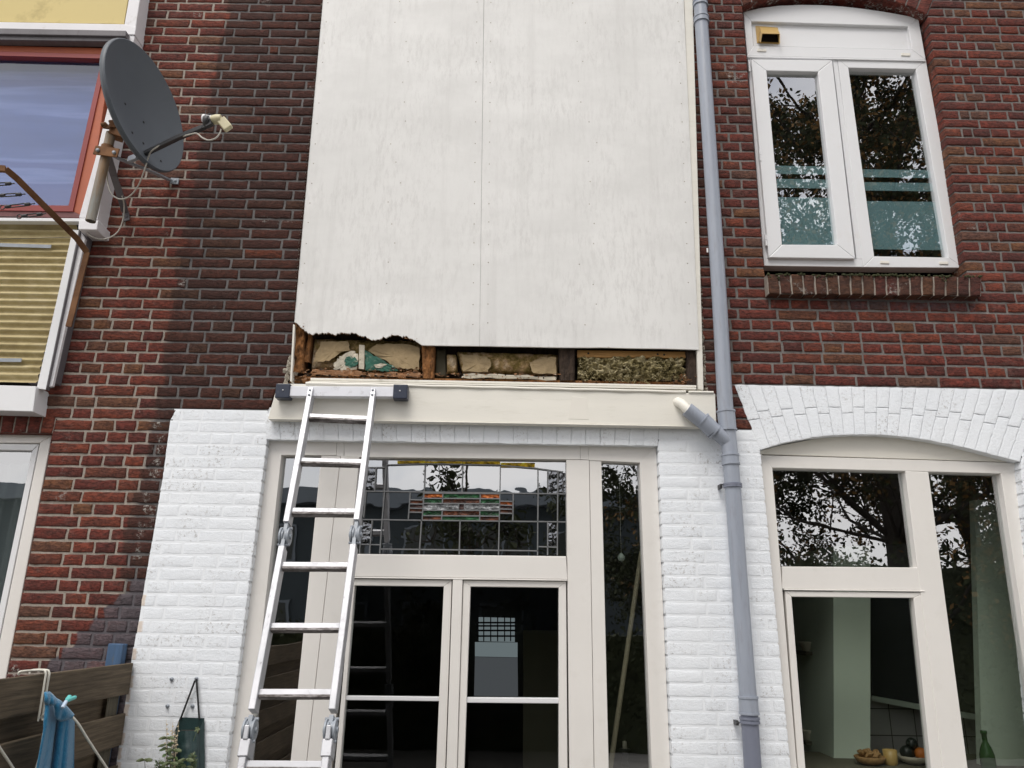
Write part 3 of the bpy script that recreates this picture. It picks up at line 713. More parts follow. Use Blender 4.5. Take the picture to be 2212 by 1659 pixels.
# add fine splinters
jf = []
for (x0, y0), (x1, y1) in zip(jag, jag[1:]):
    n = max(1, int(abs(x1-x0)/2.2)) if x0 < 905 else 1
    for k in range(n):
        t = k/n; a = 2.4 if x0 < 900 else 0
        jf.append((x0+(x1-x0)*t, y0+(y1-y0)*t+rnd.uniform(-a, a)*(k > 0)))
jf.append(jag[-1])
def sheet(topl, topr, bottom, Y, th, nmfac=1.0):
    """panel hung from a straight top down to an irregular lower edge"""
    m = MB(); n = len(bottom); fr_ = []
    for i, (bx, by) in enumerate(bottom):
        t = (bx-bottom[0][0])/(bottom[-1][0]-bottom[0][0]); fr_.append((W(bx, by, Y), W(lerp(topl[0], topr[0], t), lerp(topl[1], topr[1], t), Y)))
    vs = []
    for b, t in fr_: vs += [b, t, b+Vector((0, th, 0)), t+Vector((0, th, 0))]
    fs = []
    for i in range(n-1):
        a = 4*i; fs += [(a, a+4, a+5, a+1), (a+6, a+2, a+3, a+7), (a+2, a+6, a+4, a)]
    fs += [(0, 1, 3, 2), (4*n-4, 4*n-2, 4*n-1, 4*n-3)]
    m.add(vs, fs); return m
clad = MB()
c1 = sheet((728, -320), (1049, -320), jf, YCL, .011)

jb = [(x, y+(rnd.uniform(.2, 3.2) if x < 908 else .2)) for x, y in jf]; sheet((728, -320), (1048, -320), jb, YCL+.0112, .006).build('edge_shadow_layer', M['rotwood'], HM)  # brown sheet added for the dark shadow along the torn edge
b2 = [z2v(*p) for p in ((969, 322), (1200, 326), (1345, 329), (1500, 330), (1560, 329), (1700, 333), (1860, 335), (2030, 340))]
c2 = sheet((1049.8, -320), (1463, -320), b2, YCL, .011)
p1, p2 = c1, c2
# screw heads are part of each panel
for par, xs in ((p1, ((0.02, .5, .97))), (p2, (.03, .5, .975))):
    m = par
    for u in xs:
        for k in range(18):
            y = -40+k*43.5+rnd.uniform(-3, 3); lx = lerp(699, 636, y/690) if par is p1 else lerp(1044.5, 1036, y/745); rx = lerp(1044, 1036, y/745) if par is p1 else lerp(1477, 1507, y/750)
            if par is p1 and y > 690 and u < .6: continue
            c = W(lerp(lx, rx, u)+(3 if u < .1 else (-3 if u > .9 else rnd.uniform(-25, 25))), y, YCL)
            m.lathe([(.0035, 0), (.003, .0012), (0, .0015)], c+Vector((0, .0002, 0)), (0, -1, 0), 8, 1)
p1 = c1.build('cladding_panel', [M['clad'], M['mortarlump']], HM, label='left white board with the torn lower edge'); p2 = c2.build('cladding_panel', [M['clad'], M['mortarlump']], HM, label='right white board with the straight lower edge')
# right hand trim and left trim
s = MB(); s.q([(1509, 841), (1520, 842.5), (1478.5+9, -320*.0-320), (1466, -320)], YCL+.006, .05); s.build('trim_strip', M['oldcream'], HM, .002)
s = MB(); s.q([(626.5, 823), (630, 824), (637, 702), (633, 700)], YCL+.004, .05); s.build('trim_strip', M['oldcream'], HM, .001)
# ragged mortar beads along the cladding edges
m = MB()
def bead(x0, y0, x1, y1, n, r):
    for k in range(n):
        t = (k+rnd.random())/n; c = W(lerp(x0, x1, t)+rnd.uniform(-1.6, 1.6), lerp(y0, y1, t), 0.0); rr = r*rnd.uniform(.4, 1.3)
        vs = []; 
        for (dx, dz) in ((-1, -.8), (1, -1), (1.1, .9), (-.9, 1)): vs.append(c+Vector((dx*rr*rnd.uniform(.5, 1.2), .004, dz*rr*rnd.uniform(.6, 1.8))))
        vs.append(c+Vector((0, -.006-rr*.4, 0))); m.add(vs, [(0, 1, 4), (1, 2, 4), (2, 3, 4), (3, 0, 4)])
bead(1480, -40, 1489, 150, 60, .006); bead(1489, 150, 1524, 842, 200, .008); bead(697, -10, 636, 650, 110, .004); bead(627, 770, 618, 826, 30, .012); bead(612, 800, 636, 806, 14, .012)
bead(301, 90, 246, 350, 90, .005); bead(246, 350, 222, 480, 40, .005); bead(314, 0, 301, 90, 40, .006)
m.build('mortar_bead', M['mortarlump'], HM)['kind'] = 'stuff'
# cavity: back board, studs, insulation
s = MB(); s.q([(627, 826), (1512, 842), (1488, -330), (740, -330)], .10, .02); s.build('cavity_back', M['darkwood'], HM)
def stud(pts, Y, th, mat, lab=None, seed=1, chew=.006):
    """post with a chewed surface"""
    P = [W(*z2v(*p), Y) for p in pts]; bl, br, tr, tl = P; rows = []; nu, nv = 10, 26
    for j in range(nv+1):
        v = j/nv; row = []
        for i in range(nu+1):
            u = i/nu; p = bl.lerp(br, u).lerp(tl.lerp(tr, u), v)
            d = chew*noise.fractal(Vector((p.x*40, seed, p.z*22)), 1, 2, 4)
            if i in (0, nu): d += .012; p = p+Vector((chew*.5*noise.noise(Vector((seed, p.z*60, i))), 0, 0))
            row.append(p+Vector((0, d, 0)))
        row = [row[0]+Vector((0, th, 0))]+row+[row[-1]+Vector((0, th, 0))]; rows.append(row)
    m = MB(); m.grid(rows[::-1] if False else rows, smooth=False); return m.build('stud', mat, HM, label=lab)
stud([(60, 494), (150, 496), (152, 452), (60, 450)], .03, .05, M['darkwood'], None, 8, .008)
stud([(62, 452), (112, 450), (124, 250), (72, 205)], -.005, .09, M['rotwood'], 'rotten brown corner stud on the left', 1, .014)
stud([(112, 400), (145, 400), (158, 275), (140, 262)], .015, .05, M['rotwood'], None, 5, .008)
stud([(692, 478), (745, 478), (752, 322), (688, 318)], -.005, .09, M['rotwood'], 'crumbling brown stud between the torn insulation pieces', 2, .010)
stud([(1358, 490), (1428, 488), (1434, 330), (1352, 328)], -.005, .09, M['darkwood'], 'dark wet stud beside the loose wool', 3, .005)
stud([(1975, 515), (2024, 518), (2028, 342), (1968, 345)], -.004, .09, M['darkwood'], 'grey weathered stud at the right end', 4, .005)
s = MB(); s.q([z2v(1441, 377), z2v(1966, 380), z2v(1966, 350), z2v(1441, 342)], .015, .03); s.build('batten', M['orangepine'], HM, .002)
s = MB()
for p in ((1495, 358), (1830, 362), (1862, 364)):
    s = MB(); s.lathe([(.006, 0), (.004, .001), (0, .0012)], W(*z2v(*p), .0148), (0, -1, 0), 10); s.build('nail_head', M['black'], HM)
def batt(pts, Y, bulge, mat, seed, name='insulation', nu=60, nv=16, amp=.012, fr=18, lab=None, tear=.006):
    P = [W(*z2v(*p), Y) for p in pts]; bl, br, tr, tl = P; rows = []
    for j in range(nv+1):
        v = j/nv; row = []
        for i in range(nu+1):
            u = i/nu; p = bl.lerp(br, u).lerp(tl.lerp(tr, u), v)
            d = -bulge*(math.sin(math.pi*v)**.4)*(math.sin(math.pi*min(1, max(0, u)))**.25)
            d += amp*noise.fractal(Vector((p.x*fr, seed, p.z*fr*1.3)), 1, 2.1, 5)
            p = p+Vector((0, d, 0))
            if j == 0 or j == nv: p = p+Vector((0, .02, tear*1.6*noise.fractal(Vector((p.x*30, seed+3, j)), 1, 2, 4)))
            if i in (0, nu): p = p+Vector((0, .02, 0))
            row.append(p)
        rows.append(row)
    return MB().grid(rows).build(name, mat, HM, label=lab)
batt([(150, 436), (686, 446), (690, 296), (165, 284)], .055, .025, M['insul'], 11, lab='torn beige insulation batt with green flakes on the left', amp=.009)
batt([(810, 450), (862, 452), (858, 362), (808, 360)], .035, .012, M['insul'], 12, amp=.006, nu=12)
batt([(884, 452), (1350, 462), (1352, 362), (855, 348)], .05, .025, M['insul'], 13, lab='folded beige insulation batt in the middle', amp=.008)
batt([(752, 470), (812, 472), (805, 335), (757, 335)], .06, .0, M['olive_room'], 14, amp=.004, nu=10)
batt([(1442, 482), (1968, 494), (1968, 380), (1442, 378)], .035, .04, M['wool'], 15, nu=180, nv=44, amp=.034, fr=34, lab='loose olive mineral wool hanging on the right', tear=.02)
# wool tufts: curls of fibre
m = MB()
for k in range(260):
    x = rnd.uniform(1450, 1962); y = rnd.uniform(384, 494) if rnd.random() < .7 else rnd.uniform(440, 505)
    if y > 490 and not 1600 < x < 1800: y -= 30
    c = W(*z2v(x, y), -.005+rnd.uniform(-.012, .01)); pts = []; d = Vector((rnd.uniform(-1, 1), rnd.uniform(-.6, .3), rnd.uniform(-1, .6))).normalized(); e = d.orthogonal()
    L = rnd.uniform(.008, .026); w = rnd.uniform(.3, .8)
    for i in range(6): pts.append(c+d*L*i/5+e*L*w*math.sin(i*1.3+k))
    m.tube(pts, [rnd.uniform(.0012, .0035)*(1-i/7) for i in range(6)], 5, caps=False)
m.build('wool_tufts', M['wool'], HM)['kind'] = 'stuff'
def blob(pts, Y, mat, name, seed, amp=5, lab=None, n=5):
    r_ = random.Random(seed); P = []
    for (x0, y0), (x1, y1) in zip(pts, pts[1:]+pts[:1]):
        for k in range(n):
            t = k/n; P.append((x0+(x1-x0)*t+r_.uniform(-amp, amp)*(k > 0), y0+(y1-y0)*t+r_.uniform(-amp, amp)*.8*(k > 0)))
    cx_ = sum(p[0] for p in P)/len(P); cy_ = sum(p[1] for p in P)/len(P); c_ = W(*z2v(cx_, cy_), Y-.001); mb_ = MB(); ring_ = [W(*z2v(*p), Y+.005*noise.noise(Vector((p[0]*.04, p[1]*.05, seed+5)))) for p in P]
    mid_ = [W(*z2v(lerp(cx_, p[0], .6), lerp(cy_, p[1], .6)), Y-.001+.004*noise.noise(Vector((p[0]*.03, p[1]*.05, seed)))) for p in P]; back_ = [q+Vector((0, .006, 0)) for q in ring_]
    k_ = len(P); mb_.add(ring_+mid_+[c_]+back_, [(i, (i+1) % k_, k_+(i+1) % k_, k_+i) for i in range(k_)]+[(k_+i, k_+(i+1) % k_, 2*k_) for i in range(k_)]+[(2*k_+1+i, 2*k_+1+(i+1) % k_, (i+1) % k_, i) for i in range(k_)])
    return mb_.build(name, M[mat], HM, label=lab)
# green painted scraps and flaky debris
m = MB()
gp = [] if True else [(415, 345), (432, 352), (455, 372), (488, 380), (515, 402), (548, 416), (572, 436), (520, 445), (470, 440), (415, 438)]
m = MB(); blob([(415, 342), (432, 352), (455, 372), (488, 380), (515, 402), (548, 416), (575, 440), (520, 445), (470, 440), (415, 438)], .0, 'greenfoil', 'painted_scrap', 21, 4, 'green scrap of old paint on the torn batt')
blob([(318, 385), (345, 368), (372, 385), (378, 410), (350, 425), (320, 418)], -.001, 'greenfoil', 'painted_scrap', 22, 6)
blob([(165, 400), (240, 395), (300, 350), (345, 345), (330, 300), (200, 300)], .012, 'paperfacing', 'torn_facing', 1)
blob([(430, 345), (470, 372), (520, 395), (560, 425), (610, 430), (675, 436), (678, 330), (600, 312), (470, 312)], .012, 'paperfacing', 'torn_facing', 2)
blob([(265, 436), (330, 440), (372, 438), (380, 360), (350, 345), (290, 372), (262, 405)], .004, 'whitescrap', 'torn_facing', 3, 6)
blob([(890, 446), (1010, 448), (1025, 400), (1000, 372), (880, 362)], .010, 'paperfacing', 'torn_facing', 4)
blob([(1230, 452), (1340, 456), (1340, 378), (1270, 376), (1210, 400)], .012, 'paperfacing', 'torn_facing', 5)
blob([(455, 415), (490, 405), (520, 412), (500, 425), (470, 428)], -.003, 'whitescrap', 'paint_patch', 6, 3)
blob([(155, 462), (300, 466), (420, 462), (400, 446), (250, 438), (160, 436)], .0, 'flakes', 'crumbled_edge', 7, 7)
blob([(420, 466), (560, 470), (686, 470), (684, 452), (560, 448), (440, 450)], .0, 'flakes', 'crumbled_edge', 8, 7)
blob([(880, 474), (1100, 480), (1340, 486), (1340, 472), (1100, 462), (900, 458)], .0, 'whitescrap', 'crumbled_edge', 9, 6)
m = MB(); m.q([z2v(384, 432), z2v(410, 434), z2v(412, 318), z2v(386, 316)], -.002, .006); m.build('painted_scrap', M['whitescrap'], HM)
m = MB()
def debris(x0, x1, y0, y1, n, Y, sc_=.02):
    for k in range(n):
        c = W(*z2v(rnd.uniform(x0, x1), rnd.uniform(y0, y1)), Y+rnd.uniform(-.02, .02)); a = Vector((rnd.uniform(.4, 1.6), rnd.uniform(-.5, .5), rnd.uniform(-.3, .3)))*sc_*rnd.uniform(.3, 1); b = Vector((rnd.uniform(-.3, .3), rnd.uniform(-.8, .8), rnd.uniform(.2, .7)))*sc_*rnd.uniform(.3, .8)
        m.add([c, c+a, c+a*.8+b, c+b], [(0, 1, 2, 3)], rnd.choice((0, 1, 1, 1, 2)))
debris(150, 690, 432, 470, 170, .01); debris(690, 1350, 455, 482, 120, .01, .016); debris(60, 150, 440, 495, 40, 0, .018); debris(1900, 2010, 460, 510, 60, 0, .02); debris(300, 700, 466, 478, 60, -.03, .016); debris(1400, 1990, 488, 508, 70, -.01, .014)
debris(78, 120, 195, 240, 14, -.03, .012); debris(600, 665, 280, 305, 12, -.025, .010); debris(1560, 1610, 322, 330, 6, -.03, .014)
m.build('rotten_debris', [M['rotwood'], M['flakes'], M['darkwood']], HM)['kind'] = 'stuff'
s = MB(); s.q([z2v(45, 500), z2v(2015, 530), z2v(2015, 498), z2v(60, 468)], .02, .06); s.build('rotten_sill', M['rotwood'], HM)
# cream mouldings along the bottom of the opening
def rail(c, Y, th, n=1):
    s = MB(); s.q([z2v(*p) for p in c], Y, th); return s
m = MB()
for c, Y in (([(150, 488), (2018, 522), (2018, 512), (150, 476)], -.03), ([(130, 497), (2018, 533), (2018, 524), (150, 490)], -.045)):
    m.q([z2v(*p) for p in c], Y, .05)
m.build('sill_moulding', M['oldcream'], HM, .002)
m = MB()
a, b = W(*z2v(128, 503), -.052), W(*z2v(1966, 545), -.052); pts = [a.lerp(b, i/30)+Vector((0, .0015*math.sin(i*2.2), .001*math.sin(i*1.7))) for i in range(31)]
m.tube(pts, .0075, 10); a, b = W(*z2v(1980, 545), -.052), W(*z2v(2100, 547), -.052); m.tube([a, b], .0068, 10)
m.build('bead_moulding', M['oldcream'], HM)
# fascia beam
m = MB(); m.q([(579, 903), (1548, 921), (1545, 850), (600, 828)], -.05, .06); m.q([(579.3, 905.6), (1548.3, 923.4), (1548, 920.5), (579, 902.6)], -.056, .05)
m.build('fascia_board', M['oldcream'], HM, .003)
m = MB(); m.q([(1228, 905), (1272, 906), (1268, 860), (1236, 856)], -.0512, .003)
m.build('filler_patch', M['cream'], HM, .001)

# ------------------------------------------------------------------ MAIN HOUSE: garden door frame
YD = .045
df = MB(); D = .075
df.q([(488, 1659), (536, 1640), (608, 982), (576, 950)], YD, D) if False else None
def vq(mb, t0, t1, b0, b1, Y, th):              # post: top-left, top-right, bottom-left, bottom-right
    mb.q([b0, b1, t1, t0], Y, th)
def ext(p, q_, y):                              # extend a line p->q to image row y
    t = (y-p[1])/(q_[1]-p[1]); return (p[0]+(q_[0]-p[0])*t, y)
YBOT = 2100
def post(mb, tl, tr, bl, br, Y, th, gap=0):
    mb.q([ext(tl, bl, YBOT), ext(tr, br, YBOT), tr, tl], Y, th)
# outer posts
post(df, (576, 951), (608, 982), (500, 1560), (536, 1640), YD, D)
post(df, (1382, 999), (1417, 963), (1408, 1659), (1448, 1659), YD, D)
# head in pieces, with the post ends let into it
for a, b, ya, yb, ta, tb in ((576, 726.5, 983, 983.5, 951, 953.5), (743.5, 1253, 987, 992.6, 953.8, 961), (1271, 1417, 994, 999.5, 961.2, 963)):
    df.q([(a+(32 if a == 576 else 0), ya), (b-(35 if b == 1417 else 0), yb), (b, tb), (a, ta)], YD, D)
dfo = df.build('door_frame', M['cream_frame'], HM, .002)
m = MB()
post(m, (694, 983), (735.6, 985), (628, 1640), (662.5, 1640), YD+.004, D-.004); post(m, (736.4, 985), (776, 987), (663.5, 1640), (731, 1640), YD+.002, D-.002) if False else None
m.q([ext((736.4, 985), (663.5, 1640), YBOT), ext((731, 1640), (731-34, 1640+300), YBOT) if False else ext((776, 987), (717, 1640), YBOT), (776, 987), (736.4, 985)], YD+.002, D-.002)
m.q([(727, 985), (743, 985.5), (743, 953.8), (727, 953.5)], YD+.0015, D-.002)
post(m, (1223.3, 993), (1272.6, 994), (1230, 1659), (1283, 1659), YD+.002, D-.002); post(m, (1273.4, 994), (1299, 994.6), (1284, 1659), (1315, 1659), YD+.004, D-.004)
m.q([(1253.4, 992.5), (1270.6, 993), (1270.6, 961.2), (1253.4, 961)], YD+.0015, D-.002)
m.build('mullion', M['cream_frame'], dfo, .002)
m = MB(); m.q([(757, 1245), (1226, 1251.5), (1223, 1201.6), (767, 1196.5)], YD-.002, D); m.q([(757, 1248.8), (1226, 1255), (1226, 1252), (757, 1245.6)], YD-.008, .03)
m.build('transom', M['cream_frame'], dfo, .003)
# side light panes
MB().q([ext((600, 982), (532, 1640), YBOT), ext((698, 982), (632, 1640), YBOT), (698, 980), (600, 979)], YD+.045, .006).build('pane', M['glass'], dfo)
MB().q([ext((1295, 992), (1311, 1659), YBOT), ext((1386, 996), (1412, 1659), YBOT), (1386, 992), (1295, 990)], YD+.045, .006).build('pane', M['glass'], dfo)
# leaded top light: outer clear pane, cames and coloured pieces behind it
def z5(x, y): return (x/4.2442+740.6, y/4.2442+976.5)
MB().q([(764, 1199), (1226, 1205), (1226, 990), (774, 984)], YD+.042, .005).build('pane', M['glass_bright'], dfo)
YL = YD+.030
m = MB()
def came(x0, y0, x1, y1, w=5.0):
    a = W(*z5(x0, y0), YL); b = W(*z5(x1, y1), YL); m.obox(a, b, .004, w*.00115, up=Vector((b-a)).cross(Vector((0, 1, 0))))
for l in ((190, 358, 2048, 384), (150, 618, 2048, 640), (340, 888, 1790, 905), (395, 118, 760, 108), (760, 108, 1100, 112), (1100, 114, 1445, 120), (1445, 122, 1790, 150), (1790, 152, 2020, 182),
          (755, 108, 745, 370), (745, 370, 727, 620), (722, 620, 700, 935), (1100, 112, 1092, 370), (1075, 625, 1066, 938), (1445, 120, 1440, 380), (1440, 380, 1434, 630), (1434, 630, 1426, 942),
          (398, 118, 383, 360), (383, 360, 360, 618), (360, 618, 338, 930), (1790, 152, 1790, 380), (1790, 380, 1787, 640), (1787, 640, 1785, 945), (1880, 168, 1878, 380), (1970, 180, 1970, 380), (1970, 380, 1968, 640), (1968, 640, 1966, 948),
          (1878, 640, 1877, 945), (1795, 866, 1965, 872), (165, 845, 338, 850), (270, 620, 243, 932), (177, 620, 152, 932), (305, 145, 292, 358), (230, 142, 395, 140), (230, 150, 200, 358), (215, 350, 190, 600),
          (735, 376, 1438, 382), (727, 424, 1436, 428), (735, 470, 1436, 474), (733, 533, 1434, 536), (728, 582, 1434, 588),
          (918, 376, 912, 470), (1260, 380, 1258, 472), (1062, 474, 1060, 534), (1116, 474, 1114, 534), (912, 536, 904, 622), (1256, 538, 1254, 628),
          (618, 372, 600, 614), (612, 436, 737, 440), (610, 474, 735, 477), (606, 514, 733, 517), (604, 550, 731, 553), (1562, 385, 1558, 634), (1440, 450, 1560, 453), (1440, 486, 1560, 490), (1440, 522, 1560, 525), (1438, 560, 1560, 563)):
    came(*l)
leadobj = m.build('lead_cames', M['lead'], dfo)
m = MB()
MI = ['g_green', 'g_brown', 'g_orange', 'g_yellow', 'g_clear', 'g_dark']
for x0, y0, x1, y1, c in ((742, 380, 915, 424, 2), (922, 380, 1258, 426, 0), (1264, 382, 1438, 426, 2), (740, 428, 913, 470, 0), (918, 430, 1256, 472, 1), (1262, 430, 1437, 472, 0),
                          (738, 476, 1060, 532, 4), (1064, 476, 1112, 532, 5), (1118, 476, 1436, 534, 4), (736, 538, 910, 582, 0), (914, 538, 1254, 584, 1), (1258, 540, 1434, 586, 0),
                          (732, 586, 906, 622, 1), (908, 588, 1252, 626, 0), (1256, 590, 1434, 630, 1), (614, 440, 732, 474, 1), (612, 478, 730, 514, 5), (610, 518, 728, 550, 1),
                          (1442, 454, 1558, 486, 2), (1442, 492, 1558, 520, 5), (1442, 526, 1558, 560, 1), (500, 80, 758, 106, 3), (760, 84, 1098, 110, 3), (1102, 86, 1443, 116, 3), (1447, 98, 1760, 140, 3)):
    MB().prism([W(*z5(*p), YL+.003) for p in ((x0, y1), (x1, y1), (x1, y0), (x0, y0))], (0, .004, 0)).build('coloured_glass', M[MI[c]], dfo)
rip = []
for x0, y0, x1, y1 in ((1884, 172, 1966, 376), (1884, 645, 1964, 862), (205, 150, 300, 350), (180, 630, 262, 840), (1974, 190, 2040, 380)):
    rip.append(MB().prism([W(*z5(*p), YL+.003) for p in ((x0, y1), (x1, y1), (x1, y0), (x0, y0))], (0, .004, 0)))
t = NT('rippled_glass'); gl = t.n('ShaderNodeBsdfGlossy'); gl.inputs['Roughness'].default_value = .04; gl.inputs[0].default_value = (.45, .46, .48, 1); n_ = t.noise(38, 1, .4); bp_ = t.n('ShaderNodeBump'); bp_.inputs['Strength'].default_value = 1; bp_.inputs['Distance'].default_value = .01
t.l(n_.outputs['Fac'], bp_.inputs['Height']); t.l(bp_.outputs[0], gl.inputs['Normal']); tr_ = t.n('ShaderNodeBsdfTransparent'); tr_.inputs[0].default_value = (.6, .6, .6, 1); ms_ = t.n('ShaderNodeMixShader'); ms_.inputs[0].default_value = .35
t.l(tr_.outputs[0], ms_.inputs[1]); t.l(gl.outputs[0], ms_.inputs[2]); t.l(ms_.outputs[0], t.out.inputs[0])
for m in rip: m.build('rippled_glass', t.m, dfo)

# the two glazed doors
def door(ol, orr, gl_tl, gl_tr, gl_bl, gl_br, bar, lab):
    m = MB(); Y = YD+.006
    # outer corners: tl, tr, bl, br
    (a, b, c, d) = ol+orr
    m.q([ext(a, c, YBOT), ext(gl_tl, gl_bl, YBOT), gl_tl, a], Y, .055); m.q([ext(gl_tr, gl_br, YBOT), ext(b, d, YBOT), b, gl_tr], Y, .055); m.q([gl_tl, gl_tr, b, a], Y, .055)
    o = m.build('door', M['cream_frame'], HM, .003, label=lab)
    m = MB(); e = 4; m.q([ext(gl_tl, gl_bl, YBOT), ext(gl_tr, gl_br, YBOT), gl_tr, gl_tl], Y+.03, .006); m.build('pane', M['glass_dim'], o)
    m = MB(); y0, y1, y2, y3 = bar; m.q([(ext(gl_tl, gl_bl, y1)[0], y1), (ext(gl_tr, gl_br, y3)[0], y3), (ext(gl_tr, gl_br, y2)[0], y2), (ext(gl_tl, gl_bl, y0)[0], y0)], Y+.012, .035); m.build('glazing_bar', M['pvc'], o, .003)
    return o
door([(760, 1250.5), (976, 1253.5)], [(723, 1659), (962, 1659)], (766, 1264.7), (958.5, 1267), (733.8, 1659), (942, 1659), (1503, 1512.5, 1505.5, 1515), 'left glazed garden door behind the ladder')
door([(1001, 1253.5), (1223, 1256)], [(988, 1659), (1226, 1659)], (1016.5, 1267), (1207, 1269.5), (1003, 1659), (1207, 1659), (1506.5, 1518, 1508, 1520), 'right glazed garden door with reflected garden')
m = MB(); m.q([ext((978, 1250), (964, 1659), YBOT), ext((999.5, 1250.5), (987, 1659), YBOT), (999.5, 1250), (978, 1249.6)], YD-.006, .05); m.build('astragal', M['cream_frame'], HM, .004)

# ------------------------------------------------------------------ MAIN HOUSE: kitchen window
YK = .05
def zk(x, y): return ((x/1.0885+2800)/1.8228, (y/1.0885+1500)/1.8228)
kf = MB(); D = .07
bl = ext((1640.5, 972), (1697, 1659), YBOT); tl = (1640.5, 974)
GT = [(1668.6, 1010.4), (1955.5, 1017), (1983, 1226), (1690, 1223.6)]
gl1 = ext((1694.8, 1271.5), (1724, 1659), YBOT)
kf.q([bl, ext((1668.6, 1010.4), (1722, 1659), YBOT), (1668.6, 1010.4), tl], YK, D)
post(kf, (1955.5, 1017), (2005.8, 1019.5), (2037, 1659), (2090.5, 1659), YK, D)
post(kf, (2162, 1023), (2197, 995), (2256, 1659), (2300, 1659), YK, D)
kf.q([(1668.6, 1010.4), (2162, 1023), (2197, 1000), (1641, 983)], YK, D)
kfo = kf.build('window', M['cream_frame'], HM, .003, label='tall cream kitchen window under the white arch')
m = MB(); KF_TOP = [zk(207, 300), zk(300, 275), zk(450, 247), zk(600, 232), zk(700, 228), zk(800, 230), zk(900, 238), zk(1000, 252), zk(1100, 271), zk(1200, 297), zk(1315, 332)]
m.q([(1640.6, 981), (2197, 999)]+KF_TOP[::-1], YK+.004, D-.01)
m.build('arched_board', M['cream'], kfo, .003)
m = MB(); m.q([(1690, 1272), (1998, 1275.5), (1983, 1226), (1690, 1223.6)], YK+.002, D-.005); m.q([(1694, 1275), (1998.5, 1278.5), (1998, 1275.6), (1693.6, 1272)], YK-.004, .03); m.build('transom', M['cream_frame'], kfo, .003)
m = MB(); Y = YK+.004
gtl, gtr, gbl, gbr = (1710, 1289), (1973.6, 1291.6), (1740.2, 1659), (2011.4, 1659)
otl, otr, obl, obr = (1696, 1277), (1998, 1280), (1724, 1659), (2040, 1659)
m.q([ext(otl, obl, YBOT), ext(gtl, gbl, YBOT), gtl, otl], Y, .05); m.q([ext(gtr, gbr, YBOT), ext(otr, obr, YBOT), otr, gtr], Y, .05); m.q([gtl, gtr, otr, otl], Y, .05)
m.build('sash', M['cream_frame'], kfo, .003)
MB().q([ext(gtl, gbl, YBOT), ext(gtr, gbr, YBOT), gtr, gtl], YK+.034, .006).build('pane', M['glass_dim'], kfo)
MB().q([(1686, 1230), (1990, 1232), (1960, 1010), (1662, 1004)], YK+.04, .006).build('pane', M['glass'], kfo)
MB().q([ext((2000, 1015), (2085, 1659), YBOT), ext((2168, 1020), (2262, 1659), YBOT), (2168, 1018), (2000, 1013)], YK+.04, .006).build('pane', M['glass'], kfo)

# kitchen interior seen through the panes
YI = 1.25
def IW(x, y, Y=YI): return W(x, y, Y)
m = MB(); m.q([(1860, 1860), (2330, 1860), (2330, 1330), (1830, 1330)], YI, .03); m.build('tiled_wall', M['tiles'], HM)
m = MB(); m.q([(1802, 1860), (1880, 1860), (1880, 1180), (1800, 1180)], YI-.65, .68); m.build('wall_pier', M['green_room'], HM)
m = MB(); m.prism([W(1885, 1505, YI-.02), W(2190, 1560, YI-.3), W(2150, 1160, YI-.3), W(1872, 1180, YI-.02)], (0, .02, 0)); m.build('wall_cabinet', M['darkcab'], HM)
m = MB(); a, b = W(1883, 1508, YI-.03), W(2190, 1564, YI-.32); m.obox(a, b, .03, .03); m.build('cabinet_edge', M['green_room'], HM)
m = MB(); m.box((W(1700, 1500, 1.35).x-.3, 1.3, .3), (W(1801, 1500, 1.3).x-.02, 2.2, 2.9)); m.build('dark_filler_box', M['dark_room'], HM)  # dark box added to darken the view left of the pier
m = MB(); m.q([(2128, 1860), (2300, 1860), (2200, 1080), (2105, 1080)], .45, .05); m.build('side_wall', M['green_room'], HM)
for k, y in enumerate((1410, 1600)):
    a = W(1728, y, 1.0); b = W(1800, y, 1.0); m = MB(); m.obox(a, b, .2, .02); m.build('kitchen_shelf', M['olive_room'], HM)
    for i, (t_, h_, r_, nm_) in enumerate(((.2, .10, .03, 'stack of pale bowls'), (.62, .20, .028, 'dark bottle'), (.85, .16, .025, 'slim jar'))):
        c_ = a.lerp(b, t_)+Vector((0, -.03, .0105)); m = MB(); m.lathe([(r_*.9, 0), (r_, .01), (r_, h_*.6), (r_*.4, h_*.75), (r_*.4, h_), (0, h_)] if i else [(r_, 0), (r_*1.8, h_*.5), (r_*1.8, h_*.55), (r_, h_*.4), (0, h_*.4)], c_, n=16)
        tag(m.build(('bowl', 'bottle', 'jar')[i], M[('porcelain', 'darkcab', 'lnb')[i]]), nm_+(' on the upper kitchen shelf' if k == 0 else ' on the lower kitchen shelf'), ('bowl', 'bottle', 'jar')[i])
m = MB(); a = W(1725, 1672, .62); b = W(2330, 1690, .62); m.box((a.x-.15, .2, W(1900, 1652, .42).z-.045), (b.x, .8, W(1900, 1652, .42).z-.0005)); m.build('worktop', M['olive_room'], HM)
ztop = W(1900, 1652, .42).z
def at_top(x, Y): p = W(x, 1650, Y); return Vector((p.x, Y, ztop))
c = at_top(1880, .42); bk = MB()
bk.lathe([(.03, 0), (.062, .012), (.075, .035), (.07, .04), (.055, .02), (0, .015)], c, n=24)
for k in range(16):
    an = k*.8; r = .02+.035*rnd.random(); p = c+Vector((r*math.cos(an), r*math.sin(an), .035+.012*rnd.random())); q_ = p+Vector((.03*math.cos(an+1.6), .03*math.sin(an+1.6), .014))
    bk.tube([p, p.lerp(q_, .5)+Vector((0, 0, .01)), q_], [.008, .010, .006], 8)
tag(bk.build('bread_basket', M['wicker']), 'wicker basket of bread rolls on the kitchen worktop', 'basket')
c = at_top(1925, .42); m = MB(); m.lathe([(.026, 0), (.032, .01), (.034, .07), (.031, .07), (.028, .012), (0, .01)], c, n=24); tag(m.build('drinking_glass', M['ventyellow']), 'amber drinking glass beside the bread basket', 'glass')
